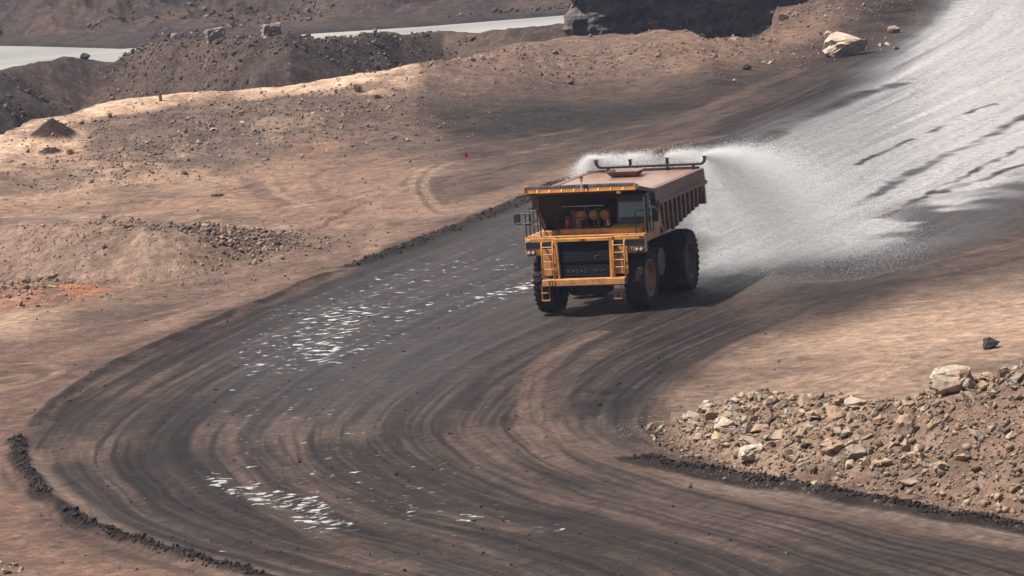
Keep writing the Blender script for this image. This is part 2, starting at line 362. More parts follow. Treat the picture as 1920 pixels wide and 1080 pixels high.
    # tracks of paler dirt
    for pts, w, c, k in [
        ([(1120, 625), (1040, 660), (990, 720), (985, 770), (1030, 815), (1110, 850), (1250, 895), (1450, 945), (1700, 985), (1960, 1030)], .55, (.23, .165, .13), .85),
        ([(1160, 640), (1080, 680), (1040, 730), (1040, 780), (1090, 825), (1200, 865), (1400, 925), (1700, 970), (1960, 1012)], .45, (.20, .145, .12), .6),
        ([(1330, 905), (1500, 930), (1700, 965), (1960, 1020)], .7, (.27, .215, .18), .8),
        ([(60, 850), (70, 900), (140, 955), (230, 1010), (330, 1045), (480, 1085)], .5, (.28, .21, .17), .7),
        ([(860, 770), (880, 830), (960, 890), (1100, 950), (1300, 1010), (1500, 1060)], .4, (.19, .14, .115), .5),
        ([(540, 780), (545, 860), (600, 930), (720, 985), (900, 1040), (1000, 1090)], .5, (.18, .13, .11), .5),
        ([(430, 780), (440, 860), (500, 950), (620, 1010), (760, 1070)], .5, (.20, .145, .12), .5),
        ([(1330, 258), (1150, 300), (960, 355), (820, 405), (650, 470), (480, 540), (300, 610), (100, 680)], .9, (.30, .21, .165), .75),
        ([(1500, 130), (1300, 215), (1100, 290), (1010, 330)], .6, (.22, .155, .125), .6),
        ([(840, 300), (770, 335), (772, 375), (812, 402)], .26, (.40, .29, .225), .9), ([(865, 300), (792, 333), (795, 368), (835, 396)], .26, (.40, .29, .225), .9), ([(850, 300), (781, 334), (783, 372), (824, 399)], .16, (.10, .075, .065), .7),
        ([(470, 335), (478, 365), (540, 388)], .5, (.16, .11, .09), .7), ([(500, 335), (520, 370), (590, 392)], .3, (.40, .29, .22), .7), ([(640, 300), (580, 330), (600, 365), (680, 380)], .35, (.17, .12, .10), .5),
        ([(350, 420), (520, 395), (700, 370), (760, 350)], .35, (.40, .29, .22), .5), ([(100, 640), (300, 590), (500, 530), (700, 455)], .45, (.13, .09, .078), .6), ([(0, 640), (200, 612), (400, 560), (560, 505)], .3, (.30, .21, .165), .6),
        ([(930, 295), (1040, 262), (1200, 232), (1400, 180)], .4, (.20, .145, .12), .6), ([(880, 335), (1010, 300), (1180, 262), (1420, 195)], .3, (.035, .03, .028), .7),
        ([(40, 470), (200, 466), (330, 455)], .3, (.18, .13, .105), .5), ([(1500, 530), (1640, 515), (1800, 480), (1960, 440)], .35, (.20, .14, .115), .6), ([(1440, 570), (1620, 540), (1800, 512), (1960, 470)], .3, (.035, .028, .026), .7),
        ([(700, 380), (730, 420), (700, 480)], .3, (.33, .235, .18), .6), ([(685, 385), (712, 425), (680, 485)], .3, (.33, .235, .18), .6),
        ([(1560, 745), (1650, 705), (1680, 675), (1660, 655)], .2, (.48, .35, .26), .7), ([(1590, 745), (1670, 710), (1702, 678), (1690, 655)], .2, (.48, .35, .26), .7),
        ([(0, 690), (80, 683), (118, 695), (90, 715), (0, 735)], .28, (.38, .26, .20), .6), ([(0, 715), (50, 705), (60, 715), (0, 728)], .25, (.38, .26, .20), .6),
        ([(1080, 235), (870, 270), (720, 300)], .35, (.34, .25, .19), .5), ([(1080, 262), (900, 290), (800, 305)], .35, (.34, .25, .19), .5),
    ]:
        d = near_line(pts, x+w2*.15, y+w1*.5, w*2+1)
        lay(c, (1-sst(w*.4, w*1.5, d))*(.65+.35*vn(d*9, x*.3, 9)), k)
    # wandering ruts that cross from lane to lane
    def resample(P, n):
        L = np.concatenate([[0], np.cumsum(np.hypot(*(P[1:]-P[:-1]).T))]); q = np.linspace(0, L[-1], n); return np.column_stack([np.interp(q, L, P[:, 0]), np.interp(q, L, P[:, 1])])
    RO, RI = resample(ROUTER, 40), resample(RINNER, 40); rr_ = random.Random(4)
    for k in range(18):
        a = rr_.randint(4, 24); b = min(39, a+rr_.randint(7, 14)); t0 = rr_.uniform(.05, .9); t1 = min(.97, max(.03, t0+rr_.uniform(-.28, .28)))
        f = np.linspace(0, 1, b-a+1); tq = (t0+(t1-t0)*f*f*(3-2*f))[:, None]; Q = RO[a:b+1]*(1-tq)+RI[a:b+1]*tq; w = rr_.uniform(.16, .42); dk = k % 2
        lo = Q.min(0)-3; hi = Q.max(0)+3; sel = np.where((x > lo[0]) & (x < hi[0]) & (y > lo[1]) & (y < hi[1]))[0]; m = np.zeros(n, np.float32)
        if len(sel):
            d, sq, _ = polyline_dist(chaikin(Q, 1), x[sel]+w2[sel]*.12, y[sel]+w1[sel]*.4); d = np.abs(d-w*1.3) if k % 3 == 0 else d
            m[sel] = (1-sst(w*.3, w*1.3, d))*sst(0, .12, sq)*sst(1, .8, sq)*np.clip(.65+.7*w2[sel], 0, 1)
        lay((.022, .018, .017) if dk else (.20, .148, .12), m*rm, .85)
    # dark line beside the outer tracks
    for pts, w, k in [(WIND['d'], .28, .75), ([(100, 790), (200, 722), (330, 652), (480, 590), (640, 525), (800, 458)], .22, .6), ([(150, 770), (260, 700), (420, 625), (560, 565)], .2, .45), ([(330, 640), (480, 590), (640, 530), (760, 480), (900, 425)], .4, .6), (WIND['c'], .6, .85), (WIND['a'], .32, .9), (WIND['b'], .4, .9)]:
        d = near_line(pts, x+w2*.35, y+w1*.4, w*2+1)
        lay((.030, .024, .022), 1-sst(w*.5, w*1.3, d), k)
    # heaps
    for i, c in ((0, (.06, .035, .03)), (1, (.06, .04, .035))):
        u, v, rx, ry, h, ro = HEAPS[i]; g = HEAPG[i]; q = np.sqrt(((x-g[0])/rx)**2+((y-g[1])/ry)**2)
        lay(c, 1-sst(1.2, 1.5, q))
    # the pile at the right
    phh, pd, ps, pw = pile_h(x, y)
    pm = sst(-1.2, .6, pd+w2*.8)*(1-sst(1.1, 1.5, pd/pw))
    lay((.29, .21, .165), pm, .95); lay((.15, .095, .075), pm*sst(.05, .5, w1)*sst(.5, .7, ps), .6); lay((.34, .25, .18), pm*sst(.1, .5, w2), .5)
    peb = np.maximum(peb, pm); peb = np.maximum(peb, sst(-3, -1, pd)*(pd < 1)*.6)
    ro = np.zeros(n, np.float32)
    for g, (u, v, rx, ry, h, rr) in zip(HEAPG[2:], HEAPS[2:]):
        q = ((x-g[0])/rx)**2+((y-g[1])/ry)**2; ro = np.maximum(ro, np.exp(-q)*rr*2)
    peb = np.maximum(peb, np.clip(ro, 0, 1)*(1-rm))
    d, s_, sg = polyline_dist(BANK, x, y); d = d*sg
    peb = np.maximum(peb, ((d > 0) & (d < 4.5) & (r < 300)).astype(np.float32)*.7)
    peb = np.maximum(peb, .25*(1-rm))
    # wet
    wr = region([(1290, 530), (1300, 300), (1440, 235), (1560, 190), (1690, 90), (1740, 45), (1800, -30), (2200, -60), (2200, 340), (1930, 375), (1800, 445), (1700, 478), (1560, 496), (1420, 520)], xx, yy, 1.3)
    for pts, w in (([(2000, 190), (1900, 232), (1750, 300), (1660, 350), (1600, 385)], .32), ([(1860, 196), (1780, 232), (1690, 268), (1600, 308)], .16), ([(1960, 300), (1840, 335), (1760, 360)], .25), ([(1700, 150), (1560, 200), (1460, 245), (1380, 290)], .5), ([(1960, 255), (1800, 330), (1650, 410)], .14)):
        d = near_line(pts, x+w2*.45, y+w1*1.2, w*3+1); wr = wr*(1-.9*(1-sst(w*.2, w*2.2, d+.25*fbm(x, y, 1.1, 3, 132)))*np.clip(.55+1.1*fbm(x, y, 3.0, 4, 131), 0, 1))
    wr = wr*(1-.75*region([(1960, 320), (1800, 370), (1700, 400), (1620, 440), (1700, 470), (1960, 370)], xx, yy, 1.0)*sst(-.25, .25, fbm(x, y, 5, 3, 133)))
    wet = np.maximum(wet, wr)
    wet = np.maximum(wet, .16*rm*region([(1330, 540), (1060, 345), (700, 500), (420, 650), (360, 760), (520, 800), (800, 780), (1000, 640)], xx, yy, 1.5))
    # puddles
    P1 = [(1030, 440), (870, 470), (740, 500), (640, 545), (520, 590), (420, 655), (390, 700), (440, 740), (600, 720), (740, 650), (850, 600), (1010, 545), (1340, 440)]
    pud = np.maximum(pud, .66*region(P1, xx, yy, .8)*(1+.25*fbm(x, y, 8, 2, 141)))
    pud = np.maximum(pud, .92*region([(560, 590), (700, 555), (740, 580), (640, 640), (720, 640), (640, 700), (560, 705), (500, 660), (540, 625)], xx, yy, .5))
    pud = np.maximum(pud, 1.0*region([(860, 578), (900, 552), (1010, 520), (1010, 540), (940, 560), (870, 582)], x, y, .2))
    pud = np.maximum(pud, 1.5*region([(400, 890), (440, 880), (520, 915), (600, 950), (660, 985), (660, 1005), (590, 1003), (540, 975), (470, 940)], xx, yy, .35))
    pud = np.maximum(pud, 1.0*region([(640, 935), (740, 935), (860, 965), (1010, 1000), (1070, 1025), (960, 1020), (840, 990), (720, 960)], xx, yy, .4))
    pud = np.maximum(pud, .46*region([(360, 720), (640, 700), (840, 900), (1100, 990), (1100, 1090), (700, 1060), (420, 900)], xx, yy, 1.5))
    pud = np.maximum(pud, .75*region([(920, 1010), (1060, 1000), (1080, 1040), (900, 1040)], xx, yy, .5)*.8)
    pud = np.maximum(pud, .9*region([(370, 1035), (410, 1035), (460, 1052), (420, 1058)], xx, yy, .2))
    # far country
    r1 = np.interp(ph, rid3[:, 0], rid3[:, 1])+sst(rid3[-3, 0], rid3[-1, 0], ph)*500
    pitm = sst(0, 3, r-r1)
    r3 = np.interp(ph, sh3[:, 0], sh3[:, 1]); lm = fbm(x, y, 10, 5, 121)
    lay((.085, .064, .056), pitm); lay((.15, .108, .088), pitm*sst(.05, .4, lm), .6); lay((.05, .042, .042), pitm*sst(.05, .5, -lm), .7)
    fm = pitm*sst(4, 14, r-r3)
    lay((.19, .14, .115), fm*sst(-.1, .4, fbm(x, y*.4, 30, 3, 123)), .6); lay((.05, .04, .04), fm*sst(.0, .45, fbm(x, y*.5, 7, 4, 125)), .6); lay((.07, .055, .052), pitm*sst(-12, -6, r-r3)*(1-sst(14, 20, r-r3)), .6)
    wet = wet*(1-pitm); pud = pud*(1-pitm); peb = peb*(1-pitm)+pitm*.6
    nearsh = pitm*(1-sst(2, 9, np.abs(r-r3))); lay((.04, .035, .036), nearsh, .8)
    lum = col.mean(1, keepdims=True); col = np.clip(lum+(col-lum)*1.0, .004, 1)
    col = .33*(col/.33)**1.25*.60
    return col, wet, pud, peb, t*30, s*250, np.clip(rm+.25*(sd > -6), 0, 1)

col, wet, pud, peb, tt, ss, road = paint(GX, GY, GZ)
def add_attr(me, name, arr, kind='FLOAT'):
    a = me.attributes.new(name, kind, 'POINT')
    if kind == 'FLOAT_COLOR':
        arr = np.concatenate([arr, np.ones((len(arr), 1), np.float32)], 1); a.data.foreach_set('color', arr.astype(np.float32).ravel())
    elif kind == 'FLOAT_VECTOR': a.data.foreach_set('vector', arr.astype(np.float32).ravel())
    else: a.data.foreach_set('value', arr.astype(np.float32))
add_attr(gme, 'dirt', col, 'FLOAT_COLOR')
add_attr(gme, 'wet', wet); add_attr(gme, 'pud', pud); add_attr(gme, 'peb', peb)
add_attr(gme, 'flow', np.stack([tt, ss, road], 1), 'FLOAT_VECTOR')

# ------------------------------------------------------------------ materials
class NT:
    def __init__(s, name):
        s.m = bpy.data.materials.new(name); s.m.use_nodes = True; s.t = s.m.node_tree; s.n = s.t.nodes; s.l = s.t.links
        s.b = s.n['Principled BSDF']; s.out = s.n['Material Output']
    def node(s, k, **kw):
        x = s.n.new(k)
        for a, v in kw.items(): setattr(x, a, v)
        return x
    def link(s, a, b): s.l.new(a, b)
    def attr(s, name, out='Fac'): x = s.node('ShaderNodeAttribute', attribute_name=name); return x.outputs[out]
    def coord(s, which='Object'): return s.node('ShaderNodeTexCoord').outputs[which]
    def mapping(s, vec, scale=(1, 1, 1), rot=(0, 0, 0)):
        x = s.node('ShaderNodeMapping'); s.link(vec, x.inputs['Vector']); x.inputs['Scale'].default_value = scale; x.inputs['Rotation'].default_value = rot; return x.outputs[0]
    def noise(s, vec, scale, detail=4, rough=.55, dist=0):
        x = s.node('ShaderNodeTexNoise'); s.link(vec, x.inputs['Vector']); x.inputs['Scale'].default_value = scale
        x.inputs['Detail'].default_value = detail; x.inputs['Roughness'].default_value = rough; x.inputs['Distortion'].default_value = dist; return x.outputs['Fac']
    def vor(s, vec, scale, feat='F1'):
        x = s.node('ShaderNodeTexVoronoi', feature=feat); s.link(vec, x.inputs['Vector']); x.inputs['Scale'].default_value = scale; return x
    def math(s, op, a, b=None, c=None, clamp=False):
        x = s.node('ShaderNodeMath', operation=op, use_clamp=clamp)
        for i, v in enumerate((a, b, c)):
            if v is None: continue
            if isinstance(v, (int, float)): x.inputs[i].default_value = v
            else: s.link(v, x.inputs[i])
        return x.outputs[0]
    def mapr(s, v, a, b, c=0, d=1, smooth=False):
        x = s.node('ShaderNodeMapRange'); x.interpolation_type = 'SMOOTHSTEP' if smooth else 'LINEAR'
        s.link(v, x.inputs[0])
        for i, q in enumerate((a, b, c, d)):
            if isinstance(q, (int, float)): x.inputs[i+1].default_value = q
            else: s.link(q, x.inputs[i+1])
        return x.outputs[0]
    def mix(s, f, a, b, blend='MIX'):
        x = s.node('ShaderNodeMix', data_type='RGBA', blend_type=blend)
        for i, v in ((0, f), (6, a), (7, b)):
            if isinstance(v, (int, float)): x.inputs[i].default_value = v
            elif isinstance(v, tuple): x.inputs[i].default_value = (*v, 1)
            else: s.link(v, x.inputs[i])
        return x.outputs[2]
    def bump(s, h, strength=.5, dist=.05, normal=None):
        x = s.node('ShaderNodeBump'); s.link(h, x.inputs['Height'])
        if isinstance(strength, (int, float)): x.inputs['Strength'].default_value = strength
        else: s.link(strength, x.inputs['Strength'])
        x.inputs['Distance'].default_value = dist
        if normal is not None: s.link(normal, x.inputs['Normal'])
        return x.outputs[0]
    def set(s, **kw):
        names = dict(col='Base Color', rough='Roughness', metal='Metallic', spec='Specular IOR Level', normal='Normal', coat='Coat Weight', ior='IOR')
        for k, v in kw.items():
            i = s.b.inputs[names[k]]
            if isinstance(v, (int, float)): i.default_value = v
            elif isinstance(v, tuple): i.default_value = (*v, 1)
            else: s.link(v, i)
        return s.m

def ground_material():
    g = NT('mine_ground'); P = g.coord(); flow = g.attr('flow', 'Vector')
    wet = g.attr('wet'); pud = g.attr('pud'); peb = g.attr('peb'); base = g.attr('dirt', 'Color')
    nf = g.noise(P, 2.3, 8, .68); nm = g.noise(P, .55, 5, .6); nfine = g.noise(P, 14, 4, .7)
    fl = g.noise(g.mapping(flow, (2.2, .16, 1)), 1.0, 5, .62, .5); fl2 = g.noise(g.mapping(flow, (8.0, .55, 1)), 1.0, 4, .7, .3)
    sf = g.node('ShaderNodeSeparateXYZ'); g.link(flow, sf.inputs[0]); road = g.math('MULTIPLY', sf.outputs[2], g.mapr(g.noise(P, .35, 3), .35, .65, .35, 1))
    lump = g.noise(P, .9, 6, .7, .6)
    # colour variation
    v = g.mapr(nf, .30, .70, .50, 1.55); v2 = g.mapr(nm, .3, .7, .80, 1.22)
    v3 = g.math('MULTIPLY', g.mapr(fl, .3, .7, .60, 1.42), g.mapr(fl2, .34, .66, .80, 1.20))
    v3 = g.math('ADD', g.math('MULTIPLY', v3, road), g.math('MULTIPLY', g.mapr(lump, .32, .68, .70, 1.30), g.math('SUBTRACT', 1, road))); v4 = g.mapr(nfine, .3, .7, .80, 1.20)
    vv = g.math('MULTIPLY', g.math('MULTIPLY', v, v2), g.math('MULTIPLY', v3, v4))
    col = g.mix(1.0, base, vv, 'MULTIPLY')
    # stones lying in the dirt
    vo = g.vor(P, 4.2); vo2 = g.vor(P, 11.0)
    st = g.math('MULTIPLY', g.mapr(vo.outputs['Distance'], .22, .34, 1, 0), g.mapr(g.noise(P, 1.1, 3), .5, .62, 0, 1))
    st = g.math('MULTIPLY', st, peb)
    st2 = g.math('MULTIPLY', g.mapr(vo2.outputs['Distance'], .25, .40, 1, 0), g.math('MULTIPLY', peb, g.mapr(nm, .42, .6, 0, 1)))
    sc = g.mix(g.node('ShaderNodeSeparateColor').outputs[0], (.2, .15, .12), (.45, .36, .28))
    sep = g.node('ShaderNodeSeparateColor'); g.link(vo.outputs['Color'], sep.inputs[0]); sc = g.mix(sep.outputs[0], (.13, .10, .085), (.46, .36, .28))
    sep2 = g.node('ShaderNodeSeparateColor'); g.link(vo2.outputs['Color'], sep2.inputs[0]); sc2 = g.mix(sep2.outputs[0], (.10, .08, .07), (.42, .33, .26))
    col = g.mix(g.math('MULTIPLY', st2, .75), col, sc2); col = g.mix(g.math('MULTIPLY', st, .85), col, sc)
    # little dark clods everywhere
    ck = g.math('MULTIPLY', g.mapr(g.vor(P, 1.9).outputs['Distance'], .10, .15, 1, 0), g.mapr(g.noise(P, .25, 2), .52, .6, 0, 1))
    col = g.mix(g.math('MULTIPLY', ck, .6), col, (.02, .016, .015))
    # wetness darkens and shines
    flw = g.noise(g.mapping(flow, (1.1, .055, 1)), 1.0, 6, .6, .4)
    wetn = g.math('MULTIPLY', wet, g.mapr(g.math('ADD', g.math('MULTIPLY', flw, .35), g.math('MULTIPLY', nf, .65)), .34, .54, .66, 1), clamp=True)
    col = g.mix(g.math('MULTIPLY', wetn, g.mapr(wet, .4, .9, .5, 1)), col, (.052, .048, .047))
    # puddles: threshold of patchy noise
    pn = g.noise(g.mapping(P, (1.7, 2.1, 1), (0, 0, radians(5))), 1.0, 5, .60)
    thr = g.mapr(pud, 0, 1, .74, .53)
    pm = g.mapr(g.math('SUBTRACT', pn, thr), -.004, .03, 0, 1)
    pm = g.math('MULTIPLY', pm, g.mapr(pud, .02, .12, 0, 1))
    damp = g.math('MULTIPLY', g.mapr(g.math('SUBTRACT', pn, thr), -.07, -.005, 0, .55), g.mapr(pud, .02, .12, 0, 1)); col = g.mix(damp, col, (.018, .016, .017))
    col = g.mix(pm, col, (.03, .027, .025))
    rough = g.mapr(wetn, 0, 1, .92, .20)
    rough = g.math('MULTIPLY', rough, g.mapr(damp, 0, .55, 1, .75)); rough = g.math('MULTIPLY', rough, g.mapr(pm, 0, 1, 1, .2))
    h = g.math('ADD', g.math('ADD', g.math('MULTIPLY', nf, .6), g.math('MULTIPLY', lump, .5)), g.math('ADD', g.math('MULTIPLY', nfine, .25), g.math('MULTIPLY', road, g.math('ADD', g.math('MULTIPLY', fl, .35), g.math('MULTIPLY', fl2, .12)))))
    h = g.math('ADD', h, g.math('MULTIPLY', st, .5)); h = g.math('ADD', h, g.math('MULTIPLY', st2, .25))
    bs = g.math('MULTIPLY', g.mapr(pm, 0, 1, 1, 0.0), g.mapr(wetn, 0, 1, 1.0, .30))
    g.set(col=col, rough=rough, normal=g.bump(h, bs, .16))
    g.link(g.mapr(g.math('MAXIMUM', wetn, pm), 0, 1, .15, .9), g.b.inputs['Specular IOR Level'])
    g.link(g.mapr(wetn, .5, 1, 0, .45), g.b.inputs['Coat Weight']); g.b.inputs['Coat Roughness'].default_value = .12; g.link(g.bump(h, g.math('MULTIPLY', bs, .5), .16), g.b.inputs['Coat Normal'])
    return g.m
MG = ground_material()
gme.materials.append(MG)
ground = bpy.data.objects.new('ground', gme); C.objects.link(ground); ground['kind'] = 'structure'
print('ground done')

def simple(name, col, rough=.6, metal=0, dirt=None, dscale=3, damt=.5, bumps=0, bscale=20, spec=.5, col2=None):
    col = tuple(c*.72 for c in col); dirt = tuple(c*.66 for c in dirt) if dirt else None
    g = NT(name); P = g.coord()
    c = col
    if col2: c = g.mix(g.mapr(g.noise(P, dscale*.6, 4), .4, .62), col, col2)
    if dirt: c = g.mix(g.math('MULTIPLY', g.mapr(g.noise(P, dscale, 6, .65), .40, .68), damt), c, dirt)
    kw = dict(col=c, rough=rough, metal=metal, spec=spec)
    if bumps: kw['normal'] = g.bump(g.noise(P, bscale, 5, .6), bumps, .03)
    return g.set(**kw)
M = {}
M['yellow'] = simple('yellow_paint', (.78, .35, .075), .42, 0, (.26, .14, .085), 2.5, .7)
M['yellow2'] = simple('faded_yellow_paint', (.72, .33, .09), .6, 0, (.24, .14, .10), 4, .9)
M['brown'] = simple('dusty_tank_paint', (.34, .185, .125), .42, 0, (.24, .15, .115), 1.3, .8, .1, 8)
M['brown_shaded'] = simple('dusty_brown_steel_shaded', (.24, .135, .10), .62, 0, (.12, .075, .06), 2.2, .8, .1, 10)  # darker copy of the dusty tank paint, the sides' shade put into colour
M['black'] = simple('black_metal', (.018, .018, .022), .45, 0, (.06, .05, .045), 3, .5)
M['navy'] = simple('dark_blue_stripe', (.012, .016, .035), .45)
M['red'] = simple('red_stripe', (.16, .012, .02), .5)
M['grille'] = simple('dark_radiator', (.004, .008, .015), .8, 0, (.012, .015, .02), 2.0, .5, spec=.2)
M['under'] = simple('greasy_steel_and_shade', (.010, .010, .012), .7, 0, (.03, .022, .02), 3, .6)  # greasy running gear; its black also serves the painted shade below the canopy
M['rubber'] = simple('tyre_rubber', (.013, .013, .016), .85, 0, (.10, .08, .07), 2.2, .7, .2, 14, spec=.15)
M['rim'] = simple('dusty_orange_rim', (.62, .30, .15), .6, 0, (.18, .11, .085), 3, .8)
M['rimdark'] = simple('muddy_rim', (.17, .12, .10), .7, 0, (.05, .04, .035), 3, .8)
M['exting'] = simple('extinguisher_red', (.55, .03, .03), .35)
M['white'] = simple('white_paint', (.7, .68, .66), .5)
M['steel'] = simple('bare_pipe', (.42, .42, .44), .35, .6)
M['glassd'] = simple('sky_pale_windscreen', (.17, .23, .27), .12, 0, (.26, .29, .31), 1.5, .4, spec=.8)  # pale blue-grey paints the sky's reflection into the glass colour
M['teal'] = simple('green_side_glass', (.03, .10, .10), .08, spec=.8)
M['cab'] = simple('dark_cab_paint', (.030, .036, .045), .5, 0, (.09, .075, .065), 3, .6)
M['rubberflap'] = simple('rubber_lip', (.055, .045, .045), .8, 0, (.22, .14, .11), 2.5, .9)
M['lamp'] = simple('headlamp_glass', (.75, .75, .72), .1, .3)
M['beacon'] = simple('red_beacon_glass', (.42, .06, .035), .3)
M['stripey'] = simple('hazard_yellow', (.72, .36, .04), .5)
M['pipe'] = simple('black_spray_pipe', (.014, .012, .016), .35)

# ------------------------------------------------------------------ mesh helpers
class MB:
    def __init__(s): s.bm = bmesh.new()
    def box(s, x0, x1, y0, y1, z0, z1, M4=None):
        v = [s.bm.verts.new((x, y, z)) for x in (x0, x1) for y in (y0, y1) for z in (z0, z1)]
        for f in ((0, 1, 3, 2), (4, 6, 7, 5), (0, 4, 5, 1), (2, 3, 7, 6), (0, 2, 6, 4), (1, 5, 7, 3)): s.bm.faces.new([v[i] for i in f])
        if M4: bmesh.ops.transform(s.bm, matrix=M4, verts=v)
        return s
    def hexa(s, pts):   # 8 points: bottom 4 loop, top 4 loop
        v = [s.bm.verts.new(p) for p in pts]
        for f in ((3, 2, 1, 0), (4, 5, 6, 7), (0, 1, 5, 4), (1, 2, 6, 5), (2, 3, 7, 6), (3, 0, 4, 7)): s.bm.faces.new([v[i] for i in f])
        return s
    def prism_x(s, prof, x0, x1):   # profile in (y,z)
        a = [s.bm.verts.new((x0, y, z)) for y, z in prof]; b = [s.bm.verts.new((x1, y, z)) for y, z in prof]; n = len(prof)
        s.bm.faces.new(a); s.bm.faces.new(b[::-1])
        for i in range(n): s.bm.faces.new((a[i], b[i], b[(i+1) % n], a[(i+1) % n]))
        return s
    def prism_y(s, prof, y0, y1):   # profile in (x,z)
        a = [s.bm.verts.new((x, y0, z)) for x, z in prof]; b = [s.bm.verts.new((x, y1, z)) for x, z in prof]; n = len(prof)
        s.bm.faces.new(a[::-1]); s.bm.faces.new(b)
        for i in range(n): s.bm.faces.new((a[i], a[(i+1) % n], b[(i+1) % n], b[i]))
        return s
    def tube(s, pts, r, n=8, caps=True):
        pts = [Vector(p) for p in pts]; rings = []
        rr = r if isinstance(r, (list, tuple)) else [r]*len(pts)
        prev = None
        for i, p in enumerate(pts):
            t = (pts[min(i+1, len(pts)-1)]-pts[max(i-1, 0)]).normalized()
            if prev is None:
                a = Vector((0, 0, 1)) if abs(t.z) < .9 else Vector((1, 0, 0)); u = t.cross(a).normalized()
            else: u = (prev-t*prev.dot(t)).normalized()
            prev = u; w = t.cross(u)
            rings.append([s.bm.verts.new(p+(u*cos(2*pi*k/n)+w*sin(2*pi*k/n))*rr[i]) for k in range(n)])
        for i in range(len(rings)-1):
            for k in range(n): s.bm.faces.new((rings[i][k], rings[i][(k+1) % n], rings[i+1][(k+1) % n], rings[i+1][k]))
        if caps: s.bm.faces.new(rings[0][::-1]); s.bm.faces.new(rings[-1])
        return s
    def lathe_x(s, prof, seg=48, cx=0, cy=0, cz=0):   # profile (x, radius) revolved about the X axis
        rings = []
        for k in range(seg):
            a = 2*pi*k/seg; rings.append([s.bm.verts.new((cx+x, cy+r*cos(a), cz+r*sin(a))) for x, r in prof])
        m = len(prof)
        for k in range(seg):
            A, B = rings[k], rings[(k+1) % seg]
            for i in range(m-1): s.bm.faces.new((A[i], A[i+1], B[i+1], B[i]))
        return s
    def obj(s, name, mat, parent=None, bevel=0, smooth=False, loc=None):
        bmesh.ops.recalc_face_normals(s.bm, faces=s.bm.faces)
        me = bpy.data.meshes.new(name); s.bm.to_mesh(me); s.bm.free()
        if mat: me.materials.append(M[mat] if isinstance(mat, str) else mat)
        o = bpy.data.objects.new(name, me); C.objects.link(o)
        if parent: o.parent = parent
        if loc is not None: o.location = loc
        if smooth:
            me.polygons.foreach_set('use_smooth', [True]*len(me.polygons))
        if bevel:
            b = o.modifiers.new('bevel', 'BEVEL'); b.width = bevel; b.segments = 2; b.limit_method = 'ANGLE'; b.angle_limit = radians(40)
        return o
def tag(o, label=None, cat=None, group=None, kind=None):
    if label: o['label'] = label
    if cat: o['category'] = cat
    if group: o['group'] = group
    if kind: o['kind'] = kind
    return o

